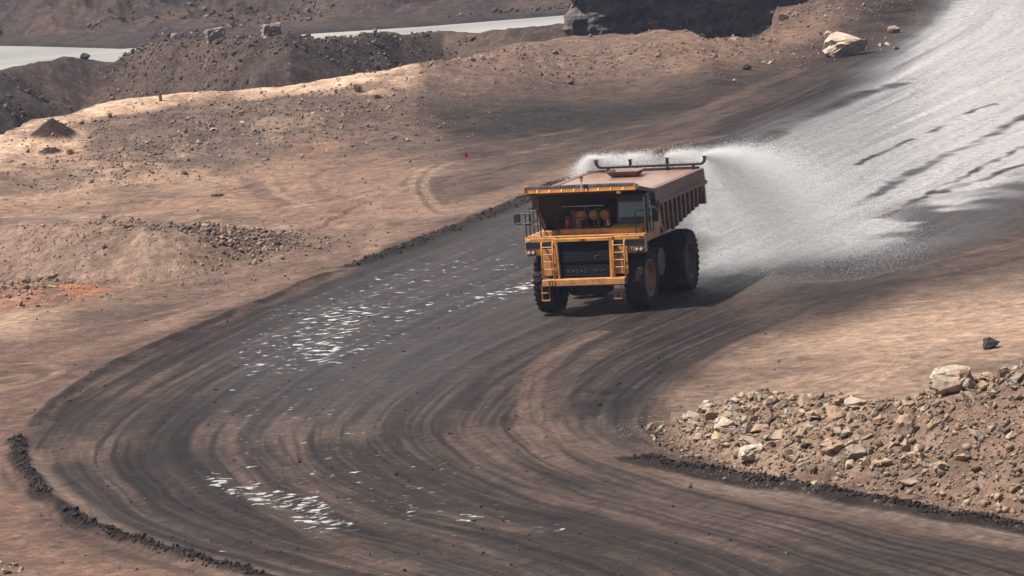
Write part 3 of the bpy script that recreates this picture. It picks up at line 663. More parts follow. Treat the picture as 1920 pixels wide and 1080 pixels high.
# ------------------------------------------------------------------ the truck
def build_truck():
    root = bpy.data.objects.new('dump_truck', None); C.objects.link(root)
    tag(root, 'big yellow mining truck with a brown water tank body, spraying the haul road behind it', 'truck')
    g = gp(1129, 580); root.location = (g[0], g[1], 0.0)
    root.rotation_euler = (0, radians(1.0), -radians(17.5))
    T = root
    # --- chassis
    MB().box(-.75, -.45, -1.3, 6.6, 1.15, 1.75).box(.45, .75, -1.3, 6.6, 1.15, 1.75).box(-.6, .6, .6, 1.0, 1.2, 1.7).box(-.7, .7, 6.0, 6.6, 1.15, 1.9).obj('chassis', 'under', T)
    MB().box(-.8, .8, -1.35, .9, 1.15, 2.85).box(-.55, .55, .9, 2.4, 1.0, 2.0).obj('engine', 'under', T)
    MB().tube([(-1.9, -.5, 1.2), (1.9, -.5, 1.2)], .22, 12).box(-.55, .55, -1.0, 0, .75, 1.3).obj('front_axle', 'under', T)
    m = MB(); m.tube([(-2.2, 4.4, 1.22), (-.9, 4.4, 1.22), (-.5, 4.4, 1.22), (.5, 4.4, 1.22), (.9, 4.4, 1.22), (2.2, 4.4, 1.22)], [.38, .4, .62, .62, .4, .38], 16); m.obj('rear_axle', 'under', T, smooth=True)
    m = MB(); m.lathe_x([(-.55, .0), (-.55, .55), (.55, .55), (.55, .0)], 20, 1.45, 1.75, 1.55); m.obj('fuel_tank', 'cab', T, .03)
    m = MB(); m.lathe_x([(-.45, .0), (-.45, .5), (.45, .5), (.45, .0)], 20, -1.4, 1.75, 1.55); m.obj('fuel_tank', 'cab', T, .03)
    for sx in (-1, 1): MB().tube([(sx*.95, 2.2, 1.6), (sx*.95, 1.9, 2.9)], [.17, .12], 10).obj('hoist_cylinder', 'under', T)
    # --- wheels
    def wheel(cx, cy, R, W, out, rimmat):
        hub = MB(); hub.lathe_x([(-W*.3*out, 0.001), (-W*.3*out, .30), (W*.12*out, .34), (W*.30*out, .22), (W*.30*out, .001)], 24)
        h = hub.obj('wheel', rimmat, T, loc=(cx, cy, R))
        ty = MB(); a = W/2
        prof = [(-a*.72, .60*R*.90), (-a*.88, .60*R), (-a*1.0, .74*R), (-a*1.0, .86*R), (-a*.90, .945*R), (-a*.6, .965*R), (0, .97*R), (a*.6, .965*R), (a*.90, .945*R), (a*1.0, .86*R), (a*1.0, .74*R), (a*.88, .60*R), (a*.72, .60*R*.90)]
        ty.lathe_x(prof, 64)
        nl = 30
        for k in range(nl):
            for side in (-1, 1):
                an = 2*pi*(k+(.5 if side > 0 else 0))/nl
                L = []
                for (xa, da, hh) in ((.03, -.0, 1.0), (.55, .075, 1.0), (1.02, .10, .955)):
                    for wd in (-.052, .052):
                        for rr in (.93*hh, 1.0*hh):
                            aa = an+da+wd; L.append(ty.bm.verts.new((side*a*xa, rr*R*cos(aa), rr*R*sin(aa))))
                for s0 in (0, 4):
                    A = L[s0:s0+4]; B = L[s0+4:s0+8]
                    for q in ((0, 1), (1, 3), (3, 2), (2, 0)): ty.bm.faces.new((A[q[0]], A[q[1]], B[q[1]], B[q[0]]))
                ty.bm.faces.new((L[0], L[1], L[3], L[2])); ty.bm.faces.new((L[8], L[9], L[11], L[10]))
        ty.obj('tyre', 'rubber', h)
        rm = MB()
        rm.lathe_x([(out*a*.80, .60*R), (out*a*.92, .585*R), (out*a*.92, .555*R), (out*a*.70, .53*R), (out*a*.45, .50*R), (out*a*.30, .40*R), (out*a*.34, .22*R), (out*a*.60, .20*R), (out*a*.60, .001)], 40)
        for k in range(16):
            aa = 2*pi*k/16; rm.tube([(out*a*.28, .45*R*cos(aa), .45*R*sin(aa)), (out*a*.46, .45*R*cos(aa), .45*R*sin(aa))], .03, 6)
        rm.obj('rim', rimmat, h, smooth=False)
        return h
    w1 = wheel(-1.80, -.5, 1.22, .76, -1, 'rim'); w2 = wheel(1.80, -.5, 1.22, .76, 1, 'rim')
    wheel(-2.12, 4.4, 1.24, .70, -1, 'rimdark'); wheel(2.12, 4.4, 1.24, .70, 1, 'rimdark')
    wheel(-1.36, 4.4, 1.24, .66, -1, 'rimdark'); wheel(1.36, 4.4, 1.24, .66, 1, 'rimdark')
    # --- front
    MB().box(-1.68, 1.60, -2.12, -1.72, 1.20, 1.47).obj('bumper', 'yellow2', T, .03)
    def hazard(x0, x1, z0, z1, y, par, n=3):
        m = MB(); w = (x1-x0)/n
        m2 = MB(); m2.box(x0, x1, y-.006, y, z0, z1).obj('hazard_plate', 'stripey', par)
        for i in range(n):
            xa = x0+w*i
            a = [(xa+.30*w, z0), (xa+.80*w, z0), (xa+.55*w, z1), (xa+.05*w, z1)]; m.prism_y(a, y-.012, y-.0065)
        m.obj('hazard_stripe', 'black', par)
    hazard(-1.42, -1.10, 1.24, 1.44, -2.122, T, 3)
    # radiator
    fr = MB(); y0, y1 = -1.98, -1.55
    for sx in (-1, 1):
        fr.hexa([(sx*.985, y0, 1.47), (sx*1.10, y0, 1.47), (sx*1.10, y1, 1.47), (sx*.985, y1, 1.47), (sx*1.02, y0, 3.00), (sx*1.15, y0, 3.00), (sx*1.15, y1, 3.00), (sx*1.02, y1, 3.00)])
    fr.box(-1.02, 1.02, y0, y1, 2.87, 3.0); fo = fr.obj('grille_frame', 'yellow', T, .02)
    gr = MB(); gr.box(-1.02, 1.02, -1.84, -1.75, 1.47, 2.87)
    for k in range(15):
        z = 1.55+k*.088; gr.hexa([(-1.0, -1.862, z), (1.0, -1.862, z), (1.0, -1.84, z+.004), (-1.0, -1.84, z+.004), (-1.0, -1.858, z+.045), (1.0, -1.858, z+.045), (1.0, -1.84, z+.07), (-1.0, -1.84, z+.07)])
    gr.box(-1.01, 1.01, -1.90, -1.865, 2.10, 2.14)
    go = gr.obj('radiator_grille', 'grille', T)
    # faint worn lettering rubbed into the grille dust
    LM = simple('rubbed_dust', (.085, .085, .085), .8)
    def mark(strokes, w=.009):
        m = MB()
        for pts in strokes: m.tube([(a, -1.872, b) for a, b in pts], w, 4)
        m.obj('worn_marking', LM, go)
    x = -.70
    for glyph in ([[(0, 0), (0, .12)], [(0, .06), (.1, .12)], [(0, .06), (.1, 0)]], [[(0, .04), (.1, .04)], [(0, .09), (.1, .09)]], [[(0, .12), (.08, .11), (.03, .07), (.09, .03), (0, 0)]], [[(0, 0), (.05, .12), (.1, 0)], [(.02, .05), (.08, .05)]], [[(0, .12), (.08, .11), (.03, .07), (.09, .03), (0, 0)]]):
        mark([[(x+a, 1.68+b) for a, b in st] for st in glyph])
        x += .165
    for st in ([(.30, 1.76), (.46, 1.76), (.42, 1.68)], [(.62, 1.74), (.76, 1.76)], [(.40, 2.28), (.52, 2.30), (.60, 2.37)], [(.36, 2.22), (.44, 2.22)], [(.52, 2.06), (.60, 2.06)], [(.60, 1.82), (.60, 1.89)]): mark([st], .010)
    MB().box(-.09, .09, -1.995, -1.98, 2.90, 2.97).obj('badge', 'red', fo)
    # ladders with their backing plates
    for cx in (-1.42, 1.40):
        MB().box(cx-.27, cx+.27, -1.80, -1.76, 1.58, 2.60).obj('ladder_backing', 'yellow2', T, .01)
        ld = MB()
        for sx in (-.22, .22): ld.tube([(cx+sx, -1.80, 2.78), (cx+sx, -1.93, 2.88), (cx+sx, -2.0, 2.82), (cx+sx, -2.02, 2.4), (cx+sx, -2.04, 1.58), (cx+sx, -1.98, 1.50), (cx+sx, -1.84, 1.50)], .035, 8)
        lo = ld.obj('ladder', 'yellow', T, smooth=True)
        for z in (1.86, 2.14, 2.42, 2.70): MB().tube([(cx-.22, -2.02, z), (cx+.22, -2.02, z)], .020, 6).obj('rung', 'yellow', lo)
        cs = cx-.19 if cx < 0 else cx-.17
        sp = MB()
        for sx in (-.15, .15): sp.tube([(cs+sx, -1.92, 1.22), (cs+sx, -1.92, .66)], .018, 6)
        sp.box(cs-.16, cs+.16, -1.98, -1.86, .64, .68); sp.box(cs-.16, cs+.16, -1.98, -1.86, .93, .965)
        sp.obj('boarding_step', 'yellow2', T)
    # fascias with stripes and lamps
    for sx in (-1, 1):
        xa, xb = (sx*1.14, sx*2.36); x0, x1 = min(xa, xb), max(xa, xb)
        f = MB(); f.box(x0, x1, -1.74, -1.42, 2.34, 3.02)
        fo = f.obj('front_fascia', 'yellow', T, .025)
        MB().box(x0+.02, x1-.02, -1.748, -1.742, 2.64, 2.87).obj('stripe', 'navy', fo)
        MB().box(x0+.02, x1-.02, -1.748, -1.742, 2.60, 2.63).obj('stripe', 'red', fo)
        hx = sx*2.13; hl = MB(); hl.box(hx-.18, hx+.18, -1.775, -1.742, 2.385, 2.575); ho = hl.obj('headlight', 'black', fo, .015)
        for q in (-.085, .085):
            c = MB(); c.tube([(hx+q, -1.775, 2.48), (hx+q, -1.792, 2.48), (hx+q, -1.80, 2.48)], [.068, .068, .045], 16); c.obj('lens', 'lamp', ho)
        hz = sx*1.93
        if sx < 0: hazard(-1.92, -1.64, 2.40, 2.56, -1.743, fo)
        else: hazard(1.64, 1.92, 2.40, 2.56, -1.743, fo)
        MB().box(sx*2.22-.07, sx*2.22+.07, -1.76, -1.742, 2.91, 2.98).obj('marker_lamp', 'white' if sx < 0 else 'red', fo)
        # fender side plate curving over the wheel
        MB().box(min(sx*2.30, sx*2.36), max(sx*2.30, sx*2.36), -1.42, .55, 2.72, 3.02).obj('fender_side', 'yellow2', T)
    # deck
    dk = MB(); dk.box(-2.36, 2.38, -1.70, .75, 3.02, 3.07); dk.obj('deck', 'yellow2', T, .01)
    MB().hexa([(1.95, .5, 2.55), (2.62, .6, 2.8), (2.62, 1.3, 2.8), (1.95, 1.3, 2.55), (1.95, .5, 2.62), (2.62, .6, 2.87), (2.62, 1.3, 2.87), (1.95, 1.3, 2.62)]).obj('mudguard', 'white', T)
    MB().box(-1.15, .93, -1.35, -.95, 3.07, 3.27).obj('deck_locker', 'yellow', T, .02)
    MB().box(-1.75, -1.17, -1.30, -.95, 3.07, 3.21).obj('deck_locker', 'yellow2', T, .015)
    MB().box(-.9, .85, -.5, .3, 3.07, 3.20).obj('engine_cover', 'yellow2', T, .02)
    for i, xq in enumerate((-.34, .13, .56)):
        m = MB(); m.tube([(xq, -.75, 3.72), (xq, -.72, 3.72), (xq, .25, 3.72), (xq, .28, 3.72)], [.17, .195, .195, .17], 20); ao = m.obj('air_tank', 'yellow2', T, smooth=False)
        MB().box(xq-.12, xq-.08, -.4, -.36, 3.2, 3.56).box(xq+.08, xq+.12, -.4, -.36, 3.2, 3.56).obj('bracket', 'yellow2', ao)
    MB().box(-.62, -.42, -.7, -.5, 3.2, 3.85).box(-.75, -.70, -.6, -.5, 3.07, 3.9).obj('upright', 'yellow2', T)
    # extinguishers
    for (xq, zb, hgt, rad) in ((-.86, 3.16, .48, .085), (.80, 3.27, .36, .075)):
        m = MB(); yq = -1.08 if xq > 0 else -.86
        m.tube([(xq, yq, zb), (xq, yq, zb+hgt*.86), (xq, yq, zb+hgt*.97), (xq, yq, zb+hgt)], [rad, rad, rad*.6, rad*.25], 14)
        m.tube([(xq, yq, zb+hgt), (xq, yq, zb+hgt+.08)], .02, 6); m.tube([(xq-.06, yq, zb+hgt+.08), (xq+.05, yq, zb+hgt+.10)], .018, 6)
        e = m.obj('fire_extinguisher', 'exting', T, smooth=True)
        if xq > 0:
            MB().box(xq-.05, xq+.05, yq-rad-.006, yq-rad+.02, zb+.09, zb+.17).box(xq-.045, xq+.015, yq-rad-.006, yq-rad+.02, zb+.21, zb+.27).obj('paper_label', 'white', e)
    # rails across the front of the deck
    def rail(name, lines, r=.022, mat='black'):
        m = MB()
        for l in lines: m.tube(l, r, 6)
        return m.obj(name, mat, T)
    rail('guard_rail', [[(-1.15, -1.40, 3.05), (-1.15, -1.40, 3.78)], [(-1.08, -1.38, 3.05), (-1.08, -1.38, 3.55)], [(-.60, -1.30, 3.27), (-.60, -1.30, 4.14)], [(-.08, -1.30, 3.27), (-.08, -1.30, 4.14)], [(.42, -1.30, 3.27), (.42, -1.30, 4.14)],
                        [(-.95, -1.30, 3.70), (.60, -1.30, 3.70)]], .018)
    rail('grab_rail', [[(-.95, -1.30, 4.15), (.72, -1.30, 4.15)]], .018, 'steel')
    zt, zm_ = 4.07, 3.55
    rail('guard_rail', [[(-2.30, -1.66, 2.9), (-2.30, -1.66, zt), (-2.30, -.1, zt)], [(-2.30, -1.66, zt-.005), (-1.72, -1.66, zt-.005)], [(-1.72, -1.66, 3.05), (-1.72, -1.66, 4.3)],
                        [(-2.30, -1.66, zm_), (-1.72, -1.66, zm_)], [(-2.30, -1.66, zm_), (-2.30, -.1, zm_)]]+[[(-2.30, yq, 3.07), (-2.30, yq, zt)] for yq in (-1.15, -.6, -.1)]+[[(-1.72, -1.66, zm_+.1), (-1.55, -1.4, 3.07)]], .024)
    # left mirror on its looped arm
    mo = rail('mirror', [[(-2.05, -1.70, 3.62), (-2.62, -1.72, 3.58), (-2.72, -1.72, 3.64), (-2.72, -1.72, 3.94), (-2.62, -1.72, 3.99), (-2.08, -1.70, 3.98), (-2.08, -1.70, 3.62)]], .024)
    MB().box(-2.68, -2.48, -1.78, -1.70, 3.66, 4.00).obj('mirror_head', 'black', mo, .02)
    # right rails
    rail('guard_rail', [[(2.02, -1.62, 3.0), (2.02, -1.62, 3.85), (2.08, -1.62, 3.92), (2.42, -1.40, 3.95)], [(2.02, -1.62, 3.45), (2.42, -1.4, 3.47)], [(2.42, -1.4, 3.05), (2.42, -1.4, 3.95), (2.42, -.6, 3.95)], [(2.42, -1.0, 3.05), (2.42, -1.0, 3.95)], [(2.42, -.6, 3.05), (2.42, -.6, 3.95)]], .024)
    rail('pole', [[(2.36, -1.5, 3.05), (2.36, -1.5, 4.45)]], .022, 'steel')
    mo = rail('mirror', [[(2.45, -1.0, 3.9), (2.62, -1.05, 3.9), (2.62, -1.05, 3.5)]], .022)
    MB().box(2.52, 2.74, -1.0, -.90, 3.42, 3.92).obj('mirror_head', 'black', mo, .03)
    # --- cab
    cab = MB()
    cab.prism_x([(-1.02, 3.38), (-.92, 4.36), (-.98, 4.44), (-.9, 4.50), (.75, 4.50), (.80, 3.07), (-.60, 3.07), (-.98, 3.30)], 1.12, 2.32)
    co = cab.obj('cab', 'cab', T, .04)
    MB().prism_x([(-1.45, 3.07), (-1.45, 3.22), (-1.40, 3.28), (-1.04, 3.38), (-.62, 3.36), (-.62, 3.07)], .95, 2.20).obj('cab_base', 'yellow', T, .02)
    MB().prism_x([(-1.0, 3.08), (-1.0, 3.38), (.4, 3.70), (.78, 3.70), (.78, 3.08)], 2.325, 2.36).obj('door_panel', 'yellow2', co)
    # windscreen sits proud of the cab front, slightly raked
    def wq(x0, x1, z0, z1, off, th): 
        f = lambda z: -1.02+(z-3.38)*.102
        return [(x0, f(z0)-off, z0), (x1, f(z0)-off, z0), (x1, f(z0)-off+th, z0), (x0, f(z0)-off+th, z0), (x0, f(z1)-off, z1), (x1, f(z1)-off, z1), (x1, f(z1)-off+th, z1), (x0, f(z1)-off+th, z1)]
    ws = MB().hexa(wq(1.20, 2.22, 3.46, 4.22, .03, .04)).obj('windscreen', 'glassd', co, .03)
    MB().hexa(wq(1.25, 2.17, 3.49, 3.64, .045, .01)).obj('dashboard_shade', 'cab', ws)
    MB().tube([(1.32, -1.10, 3.42), (1.30, -1.11, 3.37), (1.34, -1.12, 3.34), (1.95, -1.12, 3.34), (2.0, -1.10, 3.40), (1.95, -1.10, 3.43)], .014, 6).obj('wiper', 'black', co)
    MB().box(2.325, 2.335, -.72, -.42, 3.55, 4.22).obj('side_window', 'teal', co); MB().box(2.325, 2.335, -.30, .5, 3.65, 4.22).obj('side_window', 'teal', co)
    MB().prism_x([(-1.22, 4.44), (-1.20, 4.50), (.8, 4.56), (.8, 4.505), (-.9, 4.505)], 1.10, 2.36).obj('roof', 'cab', co, .01)
    # --- water tank body
    hw = 2.40
    tank = MB()
    # side top panels, deck and hull
    tank.prism_x([(-.30, 4.58), (7.15, 4.52), (7.22, 4.42), (7.30, 3.20), (4.8, 2.98), (2.3, 2.60), (1.5, 2.70), (.75, 3.35), (.05, 4.05), (-.28, 4.5)], -2.16, 2.16)
    to = tank.obj('water_tank', 'brown', T, .02)
    for sx in (-1, 1):
        a, b = sorted((sx*2.165, sx*(hw+.06)))
        p = MB().prism_x([(-.32, 4.60), (7.16, 4.54), (7.36, 3.98), (7.40, 3.86), (.40, 3.96), (.02, 3.90), (-.12, 4.0)], a, b)
        p.obj('side_panel', 'brown_shaded', to, .02)
        c0, c1 = sorted((sx*(hw+.064), sx*(hw+.12)))
        MB().prism_x([(.02, 4.08), (7.34, 4.06), (7.40, 3.90), (.06, 3.93)], c0, c1).obj('side_rail', 'brown_shaded', to, .015)
        zl = lambda yy: float(np.interp(yy, [.8, 1.4, 2.3, 4.8, 7.5], [3.2, 2.66, 2.56, 2.88, 3.16]))
        n = 11
        for k in range(n):
            yt = .42+k*(6.55/(n-1)); yb = yt+.55-.30*k/(n-1); zb = zl(yb)-.02
            a, b = sorted((sx*2.163, sx*(hw+.05))); w = .13; bi = sx*2.163; bo = sx*(2.40); bo2 = sx*2.30
            MB().hexa([(bi, yb-w, zb), (bo2, yb-w, zb+.05), (bo2, yb+w, zb+.05), (bi, yb+w, zb), (bi, yt-w, 3.895), (bo, yt-w, 3.895), (bo, yt+w, 3.895), (bi, yt+w, 3.895)]).obj('rib', 'brown_shaded', to, .015)
        a, b = sorted((sx*2.165, sx*2.42))
        MB().prism_x([(7.12, 3.85), (7.38, 3.85), (7.44, 3.10), (7.18, 3.12)], a, b).obj('tail_post', 'brown_shaded', to)
        # front corner beam
        MB().prism_x([(-.26, 4.56), (.05, 4.56), (.10, 3.95), (1.45, 2.70), (1.15, 2.62), (-.10, 3.85)], *sorted((sx*2.0, sx*2.30)) if False else sorted((sx*2.172, sx*2.34))).obj('corner_beam', 'brown_shaded', to, .015)
    MB().prism_x([(-.30, 4.47), (.03, 4.05), (.72, 3.33), (1.45, 2.72), (1.40, 2.68), (.66, 3.30), (-.04, 4.02), (-.36, 4.47)], -2.15, 2.15).obj('canopy_shade_plate', 'under', to)  # dark plate over the tank front, stands in for the canopy's shade
    # rims on top
    MB().tube([(-2.3, 7.1, 4.58), (2.3, 7.1, 4.58)], .05, 8).obj('top_lip', 'brown', to)
    # canopy over the deck
    cp = MB()
    cp.prism_x([(-.31, 4.50), (-.31, 4.60), (-1.72, 4.93), (-1.86, 4.90), (-1.86, 4.80), (-1.5, 4.78)], -2.10, 2.12)
    cpo = cp.obj('canopy', 'brown', to)
    MB().hexa([(2.12, -1.75, 4.78), (2.14, -1.75, 4.78), (2.46, -.32, 4.45), (2.12, -.32, 4.45), (2.12, -1.75, 4.92), (2.14, -1.75, 4.92), (2.46, -.32, 4.60), (2.12, -.32, 4.60)]).obj('canopy_wing', 'brown_shaded', to)
    MB().hexa([(-2.14, -1.75, 4.78), (-2.12, -1.75, 4.78), (-2.12, -.32, 4.45), (-2.46, -.32, 4.45), (-2.14, -1.75, 4.92), (-2.12, -1.75, 4.92), (-2.12, -.32, 4.60), (-2.46, -.32, 4.60)]).obj('canopy_wing', 'brown_shaded', to)
    lip = MB(); lip.box(-2.18, 2.20, -2.0, -1.865, 4.76, 4.79); lip.box(-2.18, 2.20, -1.90, -1.865, 4.79, 4.89)
    for k in range(10):
        xq = -2.16+k*.483; lip.prism_x([(-1.99, 4.79), (-1.90, 4.79), (-1.90, 4.88)], xq-.018, xq+.018)
    lip.hexa([(2.14, -2.0, 4.79), (2.20, -2.0, 4.79), (2.24, -1.62, 4.79), (2.18, -1.62, 4.79), (2.14, -1.98, 5.02), (2.18, -1.98, 5.02), (2.22, -1.62, 4.94), (2.18, -1.62, 4.94)])
    lip.hexa([(-2.20, -2.0, 4.79), (-2.14, -2.0, 4.79), (-2.14, -1.7, 4.79), (-2.20, -1.7, 4.79), (-2.20, -2.0, 5.02), (-2.14, -2.0, 5.02), (-2.14, -1.7, 5.02), (-2.20, -1.7, 5.02)])
    lip.obj('canopy_lip', 'yellow', to)
    rf = MB(); n = 46
    for k in range(n):
        xq = -2.12+k*(4.24/n); rf.hexa([(xq, -1.895, 4.885), (xq+.085, -1.905, 4.885), (xq+.085, -1.87, 4.885), (xq, -1.87, 4.885), (xq, -1.885, 5.00), (xq+.085, -1.895, 5.00), (xq+.085, -1.80, 5.03), (xq, -1.80, 5.03)])
    rf.obj('rubber_strip', 'rubberflap', to)
    MB().box(1.45, 1.60, -1.99, -1.88, 4.64, 4.758).obj('bracket', 'yellow', to)
    # filler hatch: flared open trough
    hx, hy, hz = -.20, 5.3, 4.56
    hf = MB(); B = [(hx-.48, hy-.42, hz), (hx+.48, hy-.42, hz), (hx+.48, hy+.42, hz), (hx-.48, hy+.42, hz)]; Tt = [(hx-.66, hy-.62, hz+.22), (hx+.66, hy-.62, hz+.22), (hx+.66, hy+.62, hz+.22), (hx-.66, hy+.62, hz+.22)]
    vb = [hf.bm.verts.new(p) for p in B]; vt = [hf.bm.verts.new(p) for p in Tt]; vb2 = [hf.bm.verts.new((p[0]*.94+hx*.06, p[1]*.94+hy*.06, p[2]+.02)) for p in B]; vt2 = [hf.bm.verts.new((p[0]*.94+hx*.06, p[1]*.94+hy*.06, p[2])) for p in Tt]
    for i in range(4):
        j = (i+1) % 4
        hf.bm.faces.new((vb[i], vb[j], vt[j], vt[i])); hf.bm.faces.new((vt[i], vt[j], vt2[j], vt2[i])); hf.bm.faces.new((vt2[i], vt2[j], vb2[j], vb2[i]))
    hf.bm.faces.new(vb2)
    hf.obj('filler_hatch', 'brown_shaded', to)
    # beacon on a post
    bp = MB().tube([(.10, -1.98, 4.80), (.10, -1.98, 5.26)], .028, 8).box(.02, .18, -2.0, -1.96, 5.18, 5.22).obj('beacon_post', 'white', to)
    MB().tube([(.10, -1.98, 5.26), (.10, -1.98, 5.36), (.10, -1.98, 5.385)], [.075, .075, .05], 12).obj('beacon', 'beacon', bp)
    # spray bar
    yb = 7.0; zb = 4.74
    def bend(sx, xe): return [(xe-sx*.20, yb, zb), (xe-sx*.09, yb, zb+.02), (xe-sx*.02, yb, zb+.09), (xe, yb, zb+.20), (xe, yb, zb+.30)]
    sb = MB(); sb.tube([(-1.70, yb, zb), (2.38, yb, zb)], .062, 12); sb.obj
    so_ = None
    for xq in (-1.4, -.2, 1.05, 2.1): sb.box(xq-.05, xq+.05, yb-.05, yb+.05, 4.53, zb-.04)
    so_ = sb.obj('spray_bar', 'pipe', T)
    for sx, xe in ((-1, -1.88), (1, 2.56)):
        m = MB(); m.tube([(xe-sx*.20, yb, zb), (xe-sx*.09, yb, zb+.02), (xe-sx*.02, yb, zb+.09), (xe, yb, zb+.18), (xe, yb, zb+.27)], .064, 12); m.tube([(xe, yb, zb+.27), (xe, yb, zb+.30)], .10, 10); m.obj('spray_nozzle', 'pipe', so_, smooth=False)
    for xe in (-.48, 1.04):
        m = MB(); m.tube([(xe, yb, zb+.03), (xe, yb, zb+.25)], .062, 10); m.tube([(xe, yb, zb+.25), (xe, yb, zb+.28)], .095, 10); m.obj('spray_nozzle', 'pipe', so_)
    return root
truck = build_truck()
bpy.context.view_layer.update()
TM = truck.matrix_world.copy()
print('truck done')
exec_objects = True

# ------------------------------------------------------------------ merged "stuff" of many small pieces
def proto_hulls(n, npts, seed, flat=.7):
    out = []; rr = random.Random(seed)
    for i in range(n):
        bm = bmesh.new()
        sx, sy, sz = rr.uniform(.7, 1.2), rr.uniform(.6, 1.0), rr.uniform(.4, .8)*flat/.7
        for k in range(npts):
            v = Vector((rr.gauss(0, 1), rr.gauss(0, 1), rr.gauss(0, 1))).normalized()*rr.uniform(.75, 1.0)
            bm.verts.new((v.x*sx, v.y*sy, v.z*sz))
        bmesh.ops.convex_hull(bm, input=bm.verts)
        loose = [v for v in bm.verts if not v.link_faces]
        bmesh.ops.delete(bm, geom=loose, context='VERTS')
        bmesh.ops.triangulate(bm, faces=bm.faces)
        bm.verts.index_update()
        V = np.array([v.co[:] for v in bm.verts], np.float32); F = np.array([[v.index for v in f.verts] for f in bm.faces], np.int32)
        bm.free(); out.append((V, F))
    return out
HULLS = proto_hulls(10, 9, 5)
def merged(name, pos, size, cols, mat, hulls=HULLS, seed=1, sink=.3, tilt=.6):
    rs = np.random.RandomState(seed); n = len(pos); Vs = []; Fs = []; Cs = []; off = 0
    which = rs.randint(0, len(hulls), n)
    for h in range(len(hulls)):
        idx = np.where(which == h)[0]
        if len(idx) == 0: continue
        V, F = hulls[h]; m = len(idx)
        a = rs.uniform(0, 2*pi, m); b = rs.normal(0, tilt, m); c = rs.normal(0, tilt, m)
        x = V[None, :, 0]; y = V[None, :, 1]; z = V[None, :, 2]
        cb, sb_ = np.cos(b)[:, None], np.sin(b)[:, None]; y, z = y*cb-z*sb_, y*sb_+z*cb
        cc, sc_ = np.cos(c)[:, None], np.sin(c)[:, None]; x, z = x*cc-z*sc_, x*sc_+z*cc
        ca, sa = np.cos(a)[:, None], np.sin(a)[:, None]; x, y = x*ca-y*sa, x*sa+y*ca
        s = size[idx][:, None]; P = pos[idx]
        W = np.stack([x*s+P[:, 0:1], y*s+P[:, 1:2], z*s+P[:, 2:3]+s*(1-sink)*.35], -1).reshape(-1, 3)
        FF = (F[None]+(np.arange(m)*len(V))[:, None, None]).reshape(-1, 3)+off
        Vs.append(W); Fs.append(FF); off += len(W); Cs.append(np.repeat(cols[idx], len(V), 0))
    V = np.concatenate(Vs).astype(np.float32); F = np.concatenate(Fs).astype(np.int32); K = np.concatenate(Cs)
    me = tri_mesh(name, V, F); add_attr(me, 'dirt', K.astype(np.float32), 'FLOAT_COLOR'); me.materials.append(mat)
    o = bpy.data.objects.new(name, me); C.objects.link(o); o['kind'] = 'stuff'
    return o
def tri_mesh(name, V, F):
    me = bpy.data.meshes.new(name); me.vertices.add(len(V)); me.vertices.foreach_set('co', V.ravel())
    m = len(F); me.loops.add(m*3); me.loops.foreach_set('vertex_index', F.ravel())
    me.polygons.add(m); me.polygons.foreach_set('loop_start', np.arange(0, m*3, 3, dtype=np.int32)); me.polygons.foreach_set('loop_total', np.full(m, 3, np.int32))
    me.update(calc_edges=True); return me
def stone_mat(name, rough=.9):
    g = NT(name); P = g.coord(); c = g.attr('dirt', 'Color')
    v = g.mapr(g.noise(P, 9, 5, .65), .3, .7, .65, 1.3)
    return g.set(col=g.mix(1.0, g.mix(1.0, c, v, 'MULTIPLY'), (.62, .60, .57), 'MULTIPLY'), rough=rough, spec=.25, normal=g.bump(g.noise(P, 18, 4, .6), .5, .03))
MST = stone_mat('small_stones'); MCL = stone_mat('mud_clods', .8)
def palette(n, rs, cols, jit=.15):
    cols = np.array(cols, np.float32); k = cols[rs.randint(0, len(cols), n)]
    return np.clip(k*(1+rs.normal(0, jit, (n, 1))), .01, .8).astype(np.float32)
ROCKC = [(.40, .31, .23), (.30, .22, .17), (.22, .155, .12), (.46, .38, .29), (.26, .21, .18), (.34, .22, .16), (.17, .12, .10)]

# gravel over the pile
rs = np.random.RandomState(3)
def along(P, n, rs, lo, hi, s0=0, s1=1):
    seg = np.hypot(*(P[1:]-P[:-1]).T); L = np.concatenate([[0], np.cumsum(seg)]); L /= L[-1]
    s = rs.uniform(s0, s1, n); i = np.clip(np.searchsorted(L, s)-1, 0, len(P)-2); f = (s-L[i])/(L[i+1]-L[i])
    A = P[i]; B = P[i+1]; p = A+(B-A)*f[:, None]; d = (B-A)/np.hypot(*(B-A).T)[:, None]; nrm = np.stack([-d[:, 1], d[:, 0]], 1)
    off = lo+(hi-lo)*rs.uniform(0, 1, n) if np.isscalar(lo) else None
    return p+nrm*off[:, None], s, off
p, s, off = along(PILEW, 17000, rs, -1.0, 9.5)
keep = (off < 1.5*(np.interp(s, [0, .06, .2, .45, .6, .72, 1], [.15, .9, 1.15, 1.6, 2.6, 3.3, 4.3])*1.9+.5)) & ((off > 0) | (rs.uniform(0, 1, len(s)) < .45))
p = p[keep]; z = height(p[:, 0], p[:, 1]); pos = np.column_stack([p, z])
sz = np.clip(rs.lognormal(math.log(.055), .65, len(p)), .025, .24)
merged('rubble', pos, sz, palette(len(p), rs, ROCKC), MST, seed=4)
C.objects['rubble']['label'] = 'small broken stones and gravel covering the rubble bank at lower right'

